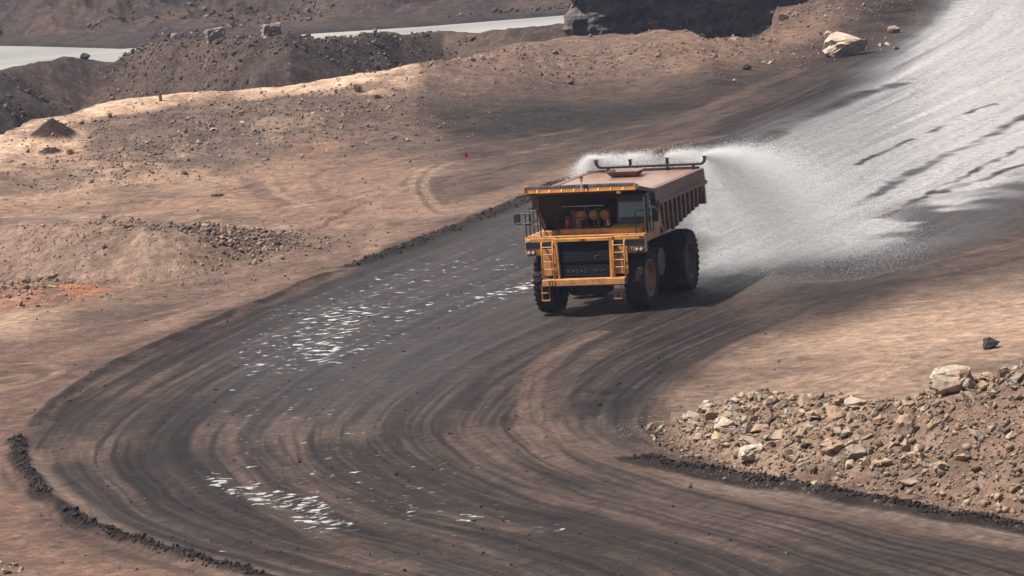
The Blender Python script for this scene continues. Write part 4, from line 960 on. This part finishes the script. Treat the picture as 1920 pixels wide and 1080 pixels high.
# loose stones over the rough ground at the left and beyond the road
P_, S_, K_ = [], [], []
for (u, v, rx, ry, h, ro), n in zip(HEAPS[2:], (700, 900, 900, 500, 500, 500, 1500, 300, 350, 500, 900, 900, 300, 400, 300, 500)):
    g = gpz([(u, v)])[0]; n = int(n*1.5); q = rs.normal(0, .66, (n, 2))*np.array([rx, ry])+g; P_.append(q); S_.append(np.clip(rs.lognormal(math.log(.075), .5, n), .03, .32))
n = 1500; q, s, off = along(BANK, n, rs, -.8, 5.0); P_.append(q); S_.append(np.clip(rs.lognormal(math.log(.055), .4, n), .03, .16))
n = 2600; uu = rs.uniform(0, 900, n); vv = rs.uniform(180, 560, n); P_.append(np.array([gp(a, b) for a, b in zip(uu, vv)])); S_.append(np.clip(rs.lognormal(math.log(.05), .4, n), .03, .13))
p = np.vstack(P_); sz = np.concatenate(S_)
do, _, sgo = polyline_dist(ROUTER, p[:, 0], p[:, 1]); r1 = np.interp(np.arctan2(p[:, 0], p[:, 1]), rid3[:, 0], rid3[:, 1])
k = ((sgo < 0) | (do < .5)) & (do > 0.5) & (fbm(p[:, 0], p[:, 1], 4, 3, 411) > rs.uniform(-.65, .25, len(p))) & (np.hypot(p[:, 0], p[:, 1]) < r1+2); p = p[k]; sz = sz[k]
pos = np.column_stack([p, height(p[:, 0], p[:, 1])])
merged('loose_stones', pos, sz, palette(len(p), rs, [(.36, .26, .20), (.28, .20, .16), (.20, .145, .12), (.42, .32, .25), (.13, .10, .09)]), MST, seed=8)
C.objects['loose_stones']['label'] = 'small loose stones strewn over the rough dirt beside the road'

# lumps over the pit slopes
n = 26000; ph_s = rs.uniform(radians(-9), radians(3), n); r2s = np.interp(ph_s, mid3[:, 0], mid3[:, 1]); r3s = np.interp(ph_s, sh3[:, 0], sh3[:, 1])
rr_s = np.where(rs.uniform(0, 1, n) < .6, r2s+rs.uniform(-30, 4, n), r3s+rs.uniform(8, 120, n))
p = np.column_stack([np.sin(ph_s)*rr_s, np.cos(ph_s)*rr_s]); k = fbm(p[:, 0], p[:, 1], 14, 3, 401) > -.12; p = p[k]
merged('spoil_lumps', np.column_stack([p, height(p[:, 0], p[:, 1])]), np.clip(rs.lognormal(math.log(.15), .5, len(p))*np.where(np.hypot(p[:, 0], p[:, 1]) > 560, 2.0, 1.0), .08, 1.3), palette(len(p), rs, [(.07, .055, .05), (.12, .09, .075), (.17, .125, .10), (.05, .042, .042), (.26, .20, .165)]), MST, seed=9)['label'] = 'lumps of dark spoil strewn over the slopes of the pit at upper left'

# windrows of dark mud clods
for key, n, half, smax, lab in (('a', 2300, .18, .16, 'dark clods of mud heaped along the outside of the bend at lower left'), ('b', 3000, .15, .14, 'dark clods of mud in a long row across the road at lower right'), ('c', 1500, .5, .15, 'dark clods of mud along the far edge of the road behind the truck')):
    P = WINDW[key]; q, s, off = along(P, n, rs, -half, half); o2 = rs.normal(0, half*.42, n)
    q2, _, _ = along(P, n, np.random.RandomState(9), 0, 0)
    seg = q-q2
    d, ss_, sg_ = polyline_dist(P, q[:, 0], q[:, 1])
    fx = rs.uniform(.0, 1, n)
    c = palette(n, rs, [(.022, .018, .017), (.04, .03, .027), (.03, .022, .02), (.07, .05, .042)])
    q = q+rs.normal(0, half*.35, (n, 2)); kk = vn(ss_*60, ss_*0, 77)+.6*vn(ss_*170, ss_*0, 78) > rs.uniform(-.9, .5, n); q = q[kk]; n = len(q); c = c[kk]
    z = height(q[:, 0], q[:, 1]); szz = np.clip(rs.lognormal(math.log(.055), .5, n), .025, smax)
    merged('mud_clods', np.column_stack([q, z]), szz, c, MCL, seed=20+n)['label'] = lab
# clods scattered on the road
n = 1500; uu = rs.uniform(60, 1500, n); vv = rs.uniform(440, 1080, n); q = np.array([gp(a, b) for a, b in zip(uu, vv)])
z = height(q[:, 0], q[:, 1])
merged('road_clods', np.column_stack([q, z]), np.clip(rs.lognormal(math.log(.035), .5, n), .02, .12), palette(n, rs, [(.03, .024, .022), (.05, .04, .035), (.12, .09, .075)]), MCL, seed=33)['label'] = 'small dark clods scattered over the haul road'

# ------------------------------------------------------------------ rocks
def rock_mat(name, c1, c2, c3=None):
    g = NT(name); P = g.coord(); n = g.noise(P, 2.2, 6, .65); n2 = g.noise(P, 7, 5, .7)
    c = g.mix(g.mapr(n, .38, .62), c1, c2)
    if c3: c = g.mix(g.mapr(g.noise(P, 1.1, 3), .5, .6), c, c3)
    if max(c1) > .1: c = g.mix(g.mapr(g.noise(P, 1.6, 4), .35, .6, .10, .6), c, (.35, .27, .205))
    c = g.mix(1.0, c, g.mapr(n2, .3, .7, .62, 1.20), 'MULTIPLY')
    return g.set(col=c, rough=.9, spec=.25, normal=g.bump(g.math('ADD', n2, g.math('MULTIPLY', g.noise(P, 25, 4), .4)), .7, .05))
RM = [rock_mat('tan_rock', (.40, .30, .21), (.30, .22, .16)), rock_mat('grey_rock', (.30, .26, .22), (.22, .18, .155)), rock_mat('pinkish_rock', (.40, .25, .17), (.28, .18, .135)),
      rock_mat('pale_rock', (.55, .47, .36), (.36, .29, .22)), rock_mat('brown_rock', (.20, .14, .11), (.28, .20, .155)), rock_mat('ochre_rock', (.50, .35, .20), (.36, .25, .16))]
M['whiterock'] = rock_mat('chalky_rock', (.66, .60, .50), (.38, .30, .23)); M['peachrock'] = rock_mat('peach_rock', (.62, .46, .36), (.50, .38, .31)); M['darkrock'] = rock_mat('dark_rock', (.028, .024, .024), (.06, .05, .045))
def rock_mesh(seed, npts=12, sub=2, sx=1, sy=1, sz=1, rough=.05):
    rr = random.Random(seed); bm = bmesh.new()
    for k in range(npts):
        v = Vector((rr.gauss(0, 1), rr.gauss(0, 1), rr.gauss(0, 1))).normalized()*rr.uniform(.8, 1.0); bm.verts.new(v)
    bmesh.ops.convex_hull(bm, input=bm.verts)
    bmesh.ops.delete(bm, geom=[v for v in bm.verts if not v.link_faces], context='VERTS')
    bmesh.ops.triangulate(bm, faces=bm.faces)
    for _ in range(sub):
        bmesh.ops.subdivide_edges(bm, edges=bm.edges, cuts=1, use_grid_fill=True)
        for v in bm.verts: v.co += Vector((rr.gauss(0, 1), rr.gauss(0, 1), rr.gauss(0, 1)))*rough
        rough *= .55
    for v in bm.verts: v.co = Vector((v.co.x*sx, v.co.y*sy, v.co.z*sz))
    bmesh.ops.recalc_face_normals(bm, faces=bm.faces)
    me = bpy.data.meshes.new('rock'); bm.to_mesh(me); bm.free(); return me
def rock(name, label, cat, u, v, w, h, mat, seed, dep=.8, group=None, rot=None, sink=.15, npts=22, lean=0.0, r0=90):
    """u, v: the foot of the rock; w, h: width and height in metres"""
    g = march(u, v, r0=r0)
    me = rock_mesh(seed, npts, 2, w*.56, w*.56*dep, h*.56); me.materials.append(M[mat] if isinstance(mat, str) else mat)
    o = bpy.data.objects.new(name, me); C.objects.link(o)
    o.location = (g.x, g.y+w*.2*dep, g.z+h/2-h*sink); o.rotation_euler = (lean, lean*.6, random.Random(seed).uniform(-.5, .5) if rot is None else rot)
    return tag(o, label, cat, group)
# single boulders one can point to
rock('boulder', 'large pale boulder with a flat peach coloured top beside the haul road at upper right', 'boulder', 1584, 106, 3.2, 1.75, 'peachrock', 3, .8, rot=.15, sink=.12)
rock('boulder', 'dark grey stone standing among pale chips right of the big peach boulder', 'boulder', 1676, 62, .95, .6, RM[4], 8, .8)
rock('boulder', 'low brown stone on the slope left of the big peach boulder', 'boulder', 1469, 38, .8, .7, RM[4], 12, .8)
rock('boulder', 'dark lump of coal on the dirt below the rubble slope, left of the peach boulder', 'boulder', 1400, 131, .65, .4, 'darkrock', 15)
rock('boulder', 'small white stone on the dark dirt at the foot of the far rubble slope', 'stone', 1377, 153, .22, .18, 'whiterock', 16)
rock('boulder', 'lone black rock lying on the pale ground at the right edge', 'boulder', 1857, 656, .66, .42, 'darkrock', 21, .9, sink=.1)
rock('slab', 'thin dark slab lying on the tan dirt left of the red flag', 'slab', 407, 369, .72, .24, RM[4], 24, .5)
rock('boulder', 'bright chalky boulder at the foot of the rubble bank nearest its left end', 'boulder', 1412, 864, 1.02, .55, 'whiterock', 31, .8, rot=.1)
rock('boulder', 'tall chalky grey boulder crowning the top of the rubble bank', 'boulder', 1790, 738, 1.5, 1.05, rock_mat('grey_chalk', (.48, .42, .34), (.30, .24, .19), (.42, .28, .20)), 35, .8, sink=.26)
rock('boulder', 'small yellow block just right of the boulder crowning the bank', 'boulder', 1852, 711, .50, .30, RM[5], 36)
rock('boulder', 'dark brown block leaning against the yellow block on the bank top', 'boulder', 1873, 714, .36, .26, RM[4], 38)
rock('boulder', 'upright pink flat-faced slab standing in the middle of the rubble bank', 'boulder', 1700, 822, .60, .78, RM[2], 41, .5, lean=-.2, sink=.1)
rock('boulder', 'squared ochre block low on the right part of the rubble bank', 'boulder', 1715, 868, .58, .40, RM[5], 44, .8)
rock('boulder', 'pale pointed boulder in the left part of the rubble bank', 'boulder', 1362, 812, .78, .56, 'whiterock', 47, .8)
rock('boulder', 'pale grey boulder at the upper left corner of the rubble bank', 'boulder', 1328, 772, .42, .40, 'whiterock', 49)
rock('boulder', 'round brown boulder on the crest of the rubble bank, left half', 'boulder', 1448, 764, .42, .38, RM[4], 52)
rock('boulder', 'broad tan and brown boulder low in the centre of the rubble bank', 'boulder', 1560, 856, .86, .55, RM[2], 55, .8)
rock('boulder', 'grey split boulder right of the broad brown one at the foot of the bank', 'boulder', 1607, 866, .66, .50, RM[1], 58, .8)
rock('boulder', 'black hollow-looking lump under the grey split boulder', 'boulder', 1592, 874, .42, .22, 'darkrock', 60)
rock('boulder', 'small orange brown rock at the foot of the bank beside the black lump', 'boulder', 1644, 875, .36, .22, RM[2], 63)
rock('boulder', 'flat grey slabs lying below the rubble bank on the road edge', 'boulder', 1705, 918, .62, .22, RM[4], 66)
rock('boulder', 'brown boulder leaning in the left part of the rubble bank beside the pale pointed one', 'boulder', 1403, 818, .46, .48, RM[1], 69)
rock('boulder', 'largest reddish rock in the small pile at the far left edge', 'boulder', 97, 524, .62, .40, RM[2], 72)
rock('boulder', 'grey rock beside the reddish one in the small pile at the left edge', 'boulder', 72, 527, .52, .36, RM[1], 75)
rock('boulder', 'darker brown rock at the left of the small pile by the left edge', 'boulder', 50, 532, .50, .34, RM[4], 78)
rock('boulder', 'dark lump behind the crest at the rightmost end of the left water strip', 'boulder', 160, 112, 1.1, .7, 'darkrock', 81, r0=400)
# the rest of the rocks on the bank
protos = [rock_mesh(100+i, random.Random(i).choice((9, 11, 13)), 2 if i < 8 else 1, random.Random(i).uniform(.8, 1.2), random.Random(i+50).uniform(.6, .95), random.Random(i+90).uniform(.38, .75)) for i in range(20)]
pm_ = {}
def placed_rocks(n, sampler, smin, smax, label, group, seed, minsep=.62, mats=RM):
    rr = random.Random(seed); done = []; tries = 0; sizes = sorted([smin*((smax/smin)**(rr.random()**1.6)) for _ in range(n)], reverse=True); out = []
    for sz in sizes:
        for _ in range(60):
            x, y = sampler(rr)
            if all((x-a)**2+(y-b)**2 > ((sz+c)*minsep)**2 for a, b, c in done): break
        else: continue
        done.append((x, y, sz)); out.append((x, y, sz))
    if not out: return
    A = np.array(out); Z = height(A[:, 0], A[:, 1])
    Zx = height(A[:, 0], A[:, 1]-.3)
    for (x, y, sz), z, zx in zip(out, Z, Zx):
        mi = rr.randrange(len(mats)); pi_ = rr.randrange(len(protos)); k = (pi_, id(mats[mi]))
        if k not in pm_:
            me = protos[pi_].copy(); me.name = 'rock'; me.materials.clear(); me.materials.append(mats[mi]); pm_[k] = me
        o = bpy.data.objects.new('rock', pm_[k]); C.objects.link(o); o.location = (x, y, z+sz*.14)
        o.scale = (sz, sz, sz); o.rotation_euler = (rr.gauss(0, .35)+math.atan2(z-zx, .3)*.6, rr.gauss(0, .35), rr.uniform(0, 6.28))
        tag(o, label, 'rock', group)
def pile_sampler(rr):
    while True:
        s = rr.uniform(.03, .93); i = rr.random()
        P = PILEW; seg = np.hypot(*(P[1:]-P[:-1]).T); L = np.concatenate([[0], np.cumsum(seg)]); L /= L[-1]
        k = min(len(P)-2, int(np.searchsorted(L, s))-1); f = (s-L[k])/(L[k+1]-L[k]); a = P[k]; b = P[k+1]; p = a+(b-a)*f
        d = (b-a)/np.hypot(*(b-a)); nrm = np.array([-d[1], d[0]])
        hm = float(np.interp(s, [0, .06, .2, .45, .6, .72, 1], [.15, .9, 1.15, 1.6, 2.6, 3.3, 4.3])); w = hm*1.9+.5
        o = rr.uniform(.05, 1.12)*w
        if s > .6 and rr.random() < .35: continue
        q = p+nrm*o
        return float(q[0]), float(q[1])
placed_rocks(205, pile_sampler, .14, .46, 'one of the broken tan and grey rocks heaped on the lower right bank', 'broken rocks heaped on the rubble bank', 5)
def zone_sampler(poly):
    def f(rr):
        us = [p[0] for p in poly]; vs = [p[1] for p in poly]
        while True:
            u = rr.uniform(min(us), max(us)); v = rr.uniform(min(vs), max(vs)); ins = False
            for i in range(len(poly)):
                (a, b), (c, d) = poly[i], poly[(i+1) % len(poly)]
                if (b > v) != (d > v) and u < (c-a)*(v-b)/(d-b)+a: ins = not ins
            if ins: g = gp(u, v); return float(g[0]), float(g[1])
    return f
placed_rocks(30, zone_sampler([(1300, 90), (1420, 40), (1520, 45), (1700, 60), (1680, 95), (1440, 125), (1330, 130)]), .12, .45, 'one of the loose pale rocks on the slope around the peach boulder', 'loose rocks on the slope at upper right', 6)
placed_rocks(22, zone_sampler([(350, 250), (480, 225), (740, 215), (700, 240), (520, 290), (400, 320), (330, 300)]), .12, .38, 'one of the small rocks on the rough grey spoil at upper left', 'rocks on the rough spoil at upper left', 7)
placed_rocks(20, zone_sampler([(350, 465), (430, 450), (545, 425), (550, 440), (420, 475), (360, 480)]), .10, .28, 'one of the small rocks tumbled on the end of the low bank at left', 'rocks at the end of the low left bank', 8)
placed_rocks(10, zone_sampler([(0, 535), (60, 522), (130, 530), (140, 560), (60, 575), (0, 570)]), .12, .3, 'one of the reddish stones round the small pile at the far left edge', 'stones round the small left pile', 9, mats=[RM[2], RM[4], RM[0]])
placed_rocks(8, zone_sampler([(0, 1055), (30, 1060), (60, 1078), (0, 1079)]), .1, .2, 'one of the stones in the bottom left corner', 'stones in the bottom left corner', 10)

# ------------------------------------------------------------------ red flag
g = march(873, 306)
flag = bpy.data.objects.new('marker_flag', None); C.objects.link(flag); flag.location = g; tag(flag, 'small red triangular flag on a thin stick in the tan dirt left of the truck', 'flag')
M['flagred'] = simple('flag_red', (.75, .03, .03), .6); M['stick'] = simple('thin_stick', (.18, .12, .09), .8)
MB().tube([(0, 0, -.1), (.01, 0, .62)], .010, 5).obj('pole', 'stick', flag)
m = MB(); n = 6; rows = []
for i in range(n+1):
    t = i/n; rows.append([m.bm.verts.new((.01+.36*t, .04*math.sin(t*5), .60-.10*t*t-.26*t*.6)), m.bm.verts.new((.01+.36*t, .04*math.sin(t*5)+.01, .33+.03*t))])
for i in range(n): m.bm.faces.new((rows[i][0], rows[i+1][0], rows[i+1][1], rows[i][1]))
o = m.obj('cloth', 'flagred', flag); sm = o.modifiers.new('thickness', 'SOLIDIFY'); sm.thickness = .004

# ------------------------------------------------------------------ dry grass tufts
M['straw'] = simple('dry_grass', (.40, .26, .12), .8, 0, (.25, .15, .08), 5, .6)
def tuft(u, v, w, h, n, seed, label):
    g = march(u, v); rr = random.Random(seed); bm = bmesh.new()
    for i in range(n):
        a = rr.uniform(0, 2*pi); d = rr.uniform(0, w*.35); bx, by = d*cos(a), d*sin(a); L = h*rr.uniform(.5, 1); lean = rr.uniform(.1, .6)*w; wd = .018
        c1 = (bx+lean*.4*cos(a), by+lean*.4*sin(a), L*.6); c2 = (bx+lean*cos(a), by+lean*sin(a), L)
        px, py = -sin(a)*wd, cos(a)*wd
        v0 = bm.verts.new((bx-px, by-py, -.05)); v1 = bm.verts.new((bx+px, by+py, -.05)); v2 = bm.verts.new((c1[0]+px*.7, c1[1]+py*.7, c1[2])); v3 = bm.verts.new((c1[0]-px*.7, c1[1]-py*.7, c1[2])); v4 = bm.verts.new(c2)
        bm.faces.new((v0, v1, v2, v3)); bm.faces.new((v3, v2, v4))
    me = bpy.data.meshes.new('grass_tuft'); bm.to_mesh(me); bm.free(); me.materials.append(M['straw'])
    o = bpy.data.objects.new('grass_tuft', me); C.objects.link(o); o.location = g; tag(o, label, 'grass tuft')
tuft(301, 191, .30, .75, 60, 1, 'thin dry grass tuft standing on the pale ridge crest at upper left')
tuft(671, 172, .6, .55, 140, 2, 'bushy dry grass tuft on the pale ridge in the middle of the crest')
tuft(707, 183, .55, .25, 90, 3, 'low flat dry tuft right of the bushy one on the ridge')
tuft(630, 176, .25, .35, 40, 4, 'small sparse dry tuft left of the bushy one on the ridge')
tuft(133, 290, .55, .38, 120, 5, 'low dry tuft beside the small dark heap at the left')
tuft(207, 222, .3, .4, 50, 6, 'sparse dry tuft on the pale ridge right of the dark heap')
tuft(239, 428, .45, .2, 90, 7, 'flat straw coloured tuft on top of the low bank at left')

# ------------------------------------------------------------------ concrete blocks far off by the water
CBS = .62
M['concrete'] = simple('weathered_concrete', (.40, .33, .28), .9, 0, (.24, .19, .16), .25, .9, .3, 2)
for u, v, w, h, lab in ((405, 76, 2.3, 1.35, 'pale broken concrete block by the far water, left of the pair'), (510, 66, 2.3, 1.35, 'squarer brown concrete block by the far water, right of the pair')):
    g = march(u, v, r0=545)
    m = MB(); m.hexa([(-w*.5, -.9, -.5), (w*.45, -.9, -.5), (w*.45, .9, -.5), (-w*.5, .9, -.5), (-w*.52, -.8, h*.95), (w*.4, -.8, h), (w*.5, .9, h*1.02), (-w*.48, .9, h)])
    bmesh.ops.subdivide_edges(m.bm, edges=m.bm.edges, cuts=4, use_grid_fill=True)
    rr = random.Random(u)
    bmesh.ops.scale(m.bm, vec=(CBS*1.3, CBS*.6, CBS*1.1), verts=m.bm.verts)
    for vv_ in m.bm.verts: vv_.co += Vector((rr.gauss(0, .06), rr.gauss(0, .06), rr.gauss(0, .05)))
    o = m.obj('concrete_block', 'concrete', None, loc=g); o.rotation_euler.z = .5; tag(o, lab, 'concrete block')

# ------------------------------------------------------------------ water in the pit
ph_ = np.linspace(radians(-25), radians(6), 60); rr_ = np.array([470, 520, 560, 600, 660, 760])
PHW, RW = np.meshgrid(ph_, rr_); 
# the sheet ends at the shore line, which the bank covers
lim = np.interp(PHW, sh3[:, 0], sh3[:, 1])+6; RW = np.minimum(RW, lim-(760-RW)*.02)
wme = make_grid('water', (np.sin(PHW)*RW).ravel(), (np.cos(PHW)*RW).ravel(), np.full(PHW.size, ZW), *PHW.shape)
g = NT('pit_water'); Pw = g.coord(); nz = g.noise(g.mapping(Pw, (.02, .08, 1)), 1, 4)
g.set(col=g.mix(g.mapr(nz, .4, .6), (.30, .30, .29), (.42, .41, .39)), rough=.28, spec=.8, normal=g.bump(g.noise(Pw, .8, 3), .08, .1)); wme.materials.append(g.m)
wo = bpy.data.objects.new('water', wme); C.objects.link(wo); wo['kind'] = 'structure'

# ------------------------------------------------------------------ coal cliff
A = at_range(1062, 62, 346)[:2]; A2 = at_range(1180, 62, 347)[:2]; B = at_range(1350, 66, 351)[:2]; D = at_range(1475, 30, 352)[:2]
back1 = A+np.array([6.0, 22]); back0 = A+np.array([14.0, 60])
path = np.array([back0, back1, A+np.array([.6, 2.0]), A, A2, B, D, D+np.array([10, 14])]); path = chaikin(path, 1)
seg = np.hypot(*(path[1:]-path[:-1]).T); L = np.concatenate([[0], np.cumsum(seg)])
na, nz_ = 520, 130
aa = np.linspace(0, L[-1], na); px = np.interp(aa, L, path[:, 0]); py = np.interp(aa, L, path[:, 1])
tx = np.gradient(px); ty = np.gradient(py); l = np.hypot(tx, ty); nx_, ny_ = ty/l, -tx/l
zz = np.linspace(-16, 16, nz_)
Aa, Zz = np.meshgrid(aa, zz); NX = np.tile(nx_, (nz_, 1)); NY = np.tile(ny_, (nz_, 1))
blk = ridged(Aa, Zz*1.6, 3.2, 5, 301)*.55+fbm(Aa, Zz, 6, 4, 303)*.8+ridged(Aa*1.0, Zz*.35, 1.6, 3, 305)*.25
strata = np.interp(Zz, [-16, 1.4, 2.0, 3.6, 4.0, 7, 16], [.2, .2, -.45, -.5, .35, .1, -2.0])
off = blk+strata
CX = np.tile(px, (nz_, 1))+NX*off; CY = np.tile(py, (nz_, 1))+NY*off
CZ = Zz+.25*fbm(Aa, Zz, 3, 3, 307)
# top cap going back
capn = 12; 
CXl = [CX]; CYl = [CY]; CZl = [CZ]
cen = path.mean(0)+np.array([14, 40])
for k in range(1, capn+1):
    f = k/capn; CXl.append(CX[-1:]*(1-f)+cen[0]*f); CYl.append(CY[-1:]*(1-f)+cen[1]*f); CZl.append(CZ[-1:]+f*1.0)
CX = np.vstack(CXl); CY = np.vstack(CYl); CZ = np.vstack(CZl)
cme = make_grid('cliff', CX.ravel(), CY.ravel(), CZ.ravel(), *CX.shape)
cme.polygons.foreach_set('use_smooth', np.zeros(len(cme.polygons), bool))
g = NT('coal_rock'); Pc = g.coord(); n1 = g.noise(g.mapping(Pc, (.35, .35, .9)), 1, 6, .65); n2 = g.noise(Pc, 1.6, 6, .7)
c = g.mix(g.mapr(n1, .42, .60), (.055, .056, .062), (.15, .12, .105)); c = g.mix(g.mapr(n2, .52, .70), c, (.24, .18, .145)); c = g.mix(g.mapr(n2, .30, .45, 1, 0), c, (.012, .012, .016))
g.set(col=c, rough=.8, spec=.3, normal=g.bump(n2, .8, .35)); cme.materials.append(g.m)
co_ = bpy.data.objects.new('cliff', cme); C.objects.link(co_); co_['kind'] = 'structure'

# ------------------------------------------------------------------ the water spray: ballistic droplets in the wake of the truck
def spray():
    rs = np.random.RandomState(77); P = []; S = []
    def jet(n, x, vx, vy, vz, spread, tmax=1.25, wind=(0, 0)):
        t = tmax*rs.uniform(0, 1, n)**.55
        t = t[rs.uniform(0, 1, n) < 1.1-.50*t]; n = len(t)
        k = 0.55                                    # air drag
        e = (1-np.exp(-k*t))/k
        sp = rs.normal(0, 1, (n, 3))*spread*1.5
        X = x+(vx(n)+sp[:, 0])*e; Y = 7.05+(vy(n)+sp[:, 1])*e; Z = 5.02+(vz(n)+sp[:, 2])*e-4.4*t*t*.9
        q = np.stack([X, Y, Z], 1); q += rs.normal(0, .04, q.shape)*(1+t[:, None]*2)
        P.append(q); S.append(rs.uniform(.005, .0115, n)*(1-.30*np.clip(t, 0, 1)))
    U = lambda a, b: (lambda n: rs.uniform(a, b, n))
    # left nozzle throws outward to the left
    jet(60000, -1.88, U(-2.6, -.6), U(-.3, 4.5), U(.5, 1.2), .22, .95)
    jet(50000, -1.88, U(-.5, 3.0), U(1, 8), U(.3, 1.2), .25, 1.2)
    jet(50000, -.48, U(-2.5, 2.5), U(1, 8), U(.4, 1.3), .25, 1.2)
    jet(90000, 1.04, U(-1.0, 5.0), U(1, 9), U(.4, 1.4), .3, 1.2)
    # right nozzle: the broad fan
    jet(190000, 2.56, U(-.3, 5.2), U(.2, 7.0), U(-.4, 1.1), .35, 1.2)
    jet(190000, 2.56, U(2.0, 8.5), U(-1.5, 8), U(-.2, 1.3), .5, 1.25)
    Q = np.vstack(P); S_ = np.concatenate(S)
    k = Q[:, 2] > .02; Q = Q[k]; S_ = S_[k]
    Mx = np.array(TM); W = Q@Mx[:3, :3].T+Mx[:3, 3]
    n = len(W); base = np.array([(1, 1, 1), (-1, -1, 1), (-1, 1, -1), (1, -1, -1)], np.float32)*.8
    R = rs.normal(0, 1, (n, 3, 3)); R, _ = np.linalg.qr(R)
    V = (np.einsum('nij,kj->nki', R, base)*S_[:, None, None]+W[:, None, :]).reshape(-1, 3).astype(np.float32)
    F = (np.array([(0, 1, 2), (0, 3, 1), (0, 2, 3), (1, 3, 2)], np.int32)[None]+(np.arange(n, dtype=np.int32)*4)[:, None, None]).reshape(-1, 3)
    me = tri_mesh('water_spray', V, F)
    g = NT('spray_droplets'); g.set(col=(.98, .98, .98), rough=.3, spec=.6)
    g.b.inputs['Transmission Weight'].default_value = 0.0
    tr = g.node('ShaderNodeBsdfTranslucent'); tr.inputs['Color'].default_value = (.99, .99, .99, 1); mx = g.node('ShaderNodeMixShader'); mx.inputs[0].default_value = .5
    g.link(g.b.outputs[0], mx.inputs[1]); g.link(tr.outputs[0], mx.inputs[2]); g.link(mx.outputs[0], g.out.inputs[0])
    me.materials.append(g.m); o = bpy.data.objects.new('water_spray', me); C.objects.link(o)
    o['kind'] = 'stuff'; o['label'] = 'white spray of water fanning out behind the truck'
    print('droplets', n)
spray()

# ------------------------------------------------------------------ haze
g = NT('haze_air'); g.n.remove(g.b); pv = g.node('ShaderNodeVolumePrincipled')
pv.inputs['Color'].default_value = (.66, .72, 1.0, 1); pv.inputs['Density'].default_value = .00011; pv.inputs['Anisotropy'].default_value = .0
g.link(pv.outputs[0], g.out.inputs['Volume'])
hm = MB().box(-1560, 1560, -60, 1560, -34, 62); ho = hm.obj('haze', g.m); ho['kind'] = 'stuff'
print('scene done')
